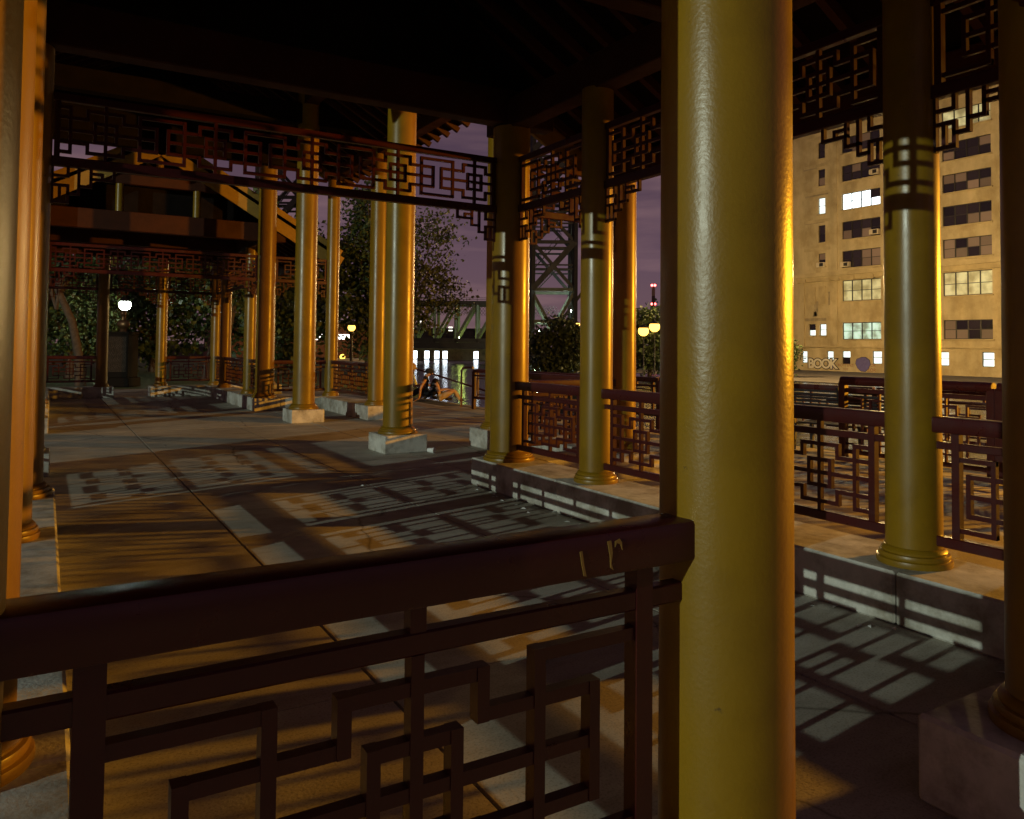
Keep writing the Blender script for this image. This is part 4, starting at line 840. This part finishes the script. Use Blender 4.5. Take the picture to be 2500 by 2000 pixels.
# ------------------------------------------------------------------ people
def figure(name, label, joints, edges, mats_of, mlist, loc, rz, extras=()):
    """continuous skinned body: joints {n:(x,y,z,r)}, edges pairs, mats_of edge -> material index"""
    names = list(joints); me = bpy.data.meshes.new(name)
    me.from_pydata([joints[n][:3] for n in names], [(names.index(a), names.index(b)) for a, b in edges], [])
    o = obj(name, me); sk = o.modifiers.new('skin', 'SKIN'); sk.use_smooth_shade = True; ss = o.modifiers.new('sub', 'SUBSURF'); ss.levels = 2; ss.render_levels = 2
    for i, n in enumerate(names):
        sv = me.skin_vertices[0].data[i]; sv.radius = (joints[n][3], joints[n][3]*(joints[n][4] if len(joints[n]) > 4 else 1)); sv.use_root = (n == 'pelvis')
    dg = bpy.context.evaluated_depsgraph_get(); m2 = bpy.data.meshes.new_from_object(o.evaluated_get(dg)); bpy.data.objects.remove(o)
    m2.materials.clear()
    for q in mlist: m2.materials.append(MATS[q])
    segs = [(Vector(joints[a][:3]), Vector(joints[b][:3]), mats_of.get((a, b), 0)) for a, b in edges]
    for p in m2.polygons:
        c = p.center; best = min(segs, key=lambda s_: ((c-(s_[0]+(s_[1]-s_[0])*max(0, min(1, (c-s_[0]).dot(s_[1]-s_[0])/(s_[1]-s_[0]).length_squared)))).length)); p.material_index = best[2]; p.use_smooth = True
    m2.name = name; r_ = tag(obj(name, m2, None, loc, rz), label, 'person', 'people sitting at the river steps')
    for nm, mb_, mt in extras: obj(nm, mb_.mesh(nm, mt, True), r_)
    return r_
def hand(j, e_, k, wr, dirv, side):
    """palm, four curled fingers and a thumb after wrist wr"""
    d = Vector(dirv).normalized(); sidev = d.cross(Vector((0, 0, 1))); sidev = Vector((1, 0, 0)) if sidev.length < .1 else sidev.normalized(); W = Vector(wr)
    pal = W+d*.07; j[k+'palm'] = (*pal, .026, .6); e_.append((k+'wr', k+'palm'))
    for i in range(4):
        b1 = pal+d*.03+sidev*(.024*(i-1.5)); b2_ = b1+d*(.035+.006*(1.5-abs(i-1.5)))+Vector((0, 0, -.008)); b3_ = b2_+d*.026+Vector((0, 0, -.012))
        j[f'{k}f{i}a'] = (*b1, .0095); j[f'{k}f{i}b'] = (*b2_, .0088); j[f'{k}f{i}c'] = (*b3_, .0075)
        e_ += [(k+'palm', f'{k}f{i}a'), (f'{k}f{i}a', f'{k}f{i}b'), (f'{k}f{i}b', f'{k}f{i}c')]
    t1 = W+d*.03+sidev*side*.035; t2 = t1+d*.035+sidev*side*.018; j[k+'t1'] = (*t1, .011); j[k+'t2'] = (*t2, .009); e_ += [(k+'wr', k+'t1'), (k+'t1', k+'t2')]
def head_extras(c, face, hairm, cap=False, long=False):
    c = Vector(c); f = Vector(face).normalized(); s = f.cross(Vector((0, 0, 1))).normalized(); ex = []
    n = MB(); n.sphere(c+f*.100-Vector((0, 0, .015)), .017, 8, 6, (1, 1, 1.4)); 
    for q in (-1, 1): n.sphere(c+s*q*.074-Vector((0, 0, .01)), .02, 8, 6, (.7, .7, 1.3))
    ex.append(('ears_and_nose', n, 'skin'))
    ey = MB(); 
    for q in (-1, 1): ey.sphere(c+f*.083+s*q*.032+Vector((0, 0, .012)), .011, 8, 6)
    ex.append(('eyes', ey, 'black_cloth'))
    mo = MB(); mo.sphere(c+f*.085-Vector((0, 0, .06)), .018, 8, 6, (1, 1, .35)); ex.append(('mouth', mo, 'shoe'))
    if cap:
        k = MB(); k.sphere(c+Vector((0, 0, .035)), .112, 18, 10, (1, 1, .82)); k.sphere(c+f*.13+Vector((0, 0, .05)), .085, 14, 6, (1, .8, .14)) ; ex.append(('cap', k, hairm))
    else:
        k = MB(); k.sphere(c-f*.022+Vector((0, 0, .028)), .116, 18, 12, (1, 1, 1.02))
        if long: k.tube([c-f*.06, c-f*.085-Vector((0, 0, .13)), c-f*.08-Vector((0, 0, .27)), c-f*.07-Vector((0, 0, .40))], [.10, .115, .105, .05], 14)
        ex.append(('hair', k, hairm))
    return ex
# local axes: +x along the bank to the right, +y away from the pavilion
def seated(name, label, loc, rz, lean, kn, shirt, pants, arm_skin, head_c, facev, cap=False, long=False, hairm='hair', arms='back', lw=1.0):
    j = {}; e_ = []
    lx = lean
    j['pelvis'] = (0, 0, .13, .135, .85); j['waist'] = (lx*.25, 0, .30, .125, .8); j['chest'] = (lx*.65, 0, .50, .145, .78); j['neckb'] = (lx, 0, .645, .062); j['neck'] = (lx*1.06, 0, .70, .052); j['head1'] = (head_c[0]*.8+lx*.25, head_c[1]*.7, head_c[2]-.075, .062); j['head'] = (*head_c, .088, .9); j['crown'] = (head_c[0], head_c[1], head_c[2]+.075, .068)
    e_ = [('pelvis', 'waist'), ('waist', 'chest'), ('chest', 'neckb'), ('neckb', 'neck'), ('neck', 'head1'), ('head1', 'head'), ('head', 'crown')]
    mo = {('pelvis', 'waist'): 1, ('waist', 'chest'): 1, ('chest', 'neckb'): 1}
    for sd in (-1, 1):
        k = 'l' if sd < 0 else 'r'; 
        j[k+'sh'] = (lx*.92, sd*.165, .60, .060); e_.append(('neckb', k+'sh')); mo[('neckb', k+'sh')] = 1
        if arms == 'back': el, wr, dr = (lx-.13, sd*.23, .36), (lx-.16, sd*.24, .07), (-.5, sd*.2, -.2)
        else: el, wr, dr = (lx+.10, sd*.24, .36), (lx+.34, sd*.17, .40), (1, -sd*.2, -.1)
        j[k+'el'] = (*el, .042); j[k+'wr'] = (*wr, .030); e_ += [(k+'sh', k+'el'), (k+'el', k+'wr')]
        if not arm_skin: mo[(k+'sh', k+'el')] = 1
        hand(j, e_, k, wr, dr, sd)
        hp = (.02, sd*.09, .12); knee, ank, toe = kn(sd)
        j[k+'hip'] = (*hp, .095*lw); j[k+'kn'] = (*knee, .064*lw); j[k+'calf'] = tuple(Vector(knee).lerp(Vector(ank), .35))+(.060*lw,); j[k+'an'] = (*ank, .043*lw); j[k+'toe'] = (*toe, .036)
        for a, b2_, mm in (('pelvis', k+'hip', 2), (k+'hip', k+'kn', 2), (k+'kn', k+'calf', 2), (k+'calf', k+'an', 2), (k+'an', k+'toe', 3)): e_.append((a, b2_)); mo[(a, b2_)] = mm
    return figure(name, label, j, e_, mo, ['skin', shirt, pants, 'shoe'], loc, rz, head_extras(head_c, facev, hairm, cap, long))
RZ = R(-31)
seated('person', 'person in a black tank top and dark cap sitting and leaning back on one arm', (9.22, 20.40, 0), RZ, .06, lambda s: ((.38, .10+s*.10, .33), (.62, .20+s*.10, .05), (.78, .24+s*.10, .03)), 'black_cloth', 'black_cloth', True, (.14, -.01, .80), (1, .1, -.25), cap=True, hairm='black_cloth')
seated('person', 'person with long dark hair and khaki trousers, knees drawn up', (9.50, 19.98, 0), RZ+R(8), -.12, lambda s: ((.44, s*.10+.05, .36), (.62, s*.11+.06, .05), (.76, s*.12+.06, .035)), 'black_cloth', 'khaki', True, (-.10, 0, .60), (.9, .5, .1), long=True, arms='front', lw=1.35).scale = (.92, .92, .86)
seated('person', 'fair-haired person in a pale shirt sitting behind the capped person', (9.05, 21.0, 0), RZ, .05, lambda s: ((.36, .12+s*.11, .32), (.60, .22+s*.10, .05), (.74, .26+s*.10, .03)), 'pale_shirt', 'jeans', False, (.07, 0, .84), (.9, .3, 0), hairm='blond', arms='front').scale = (1.08, 1.08, 1.08)
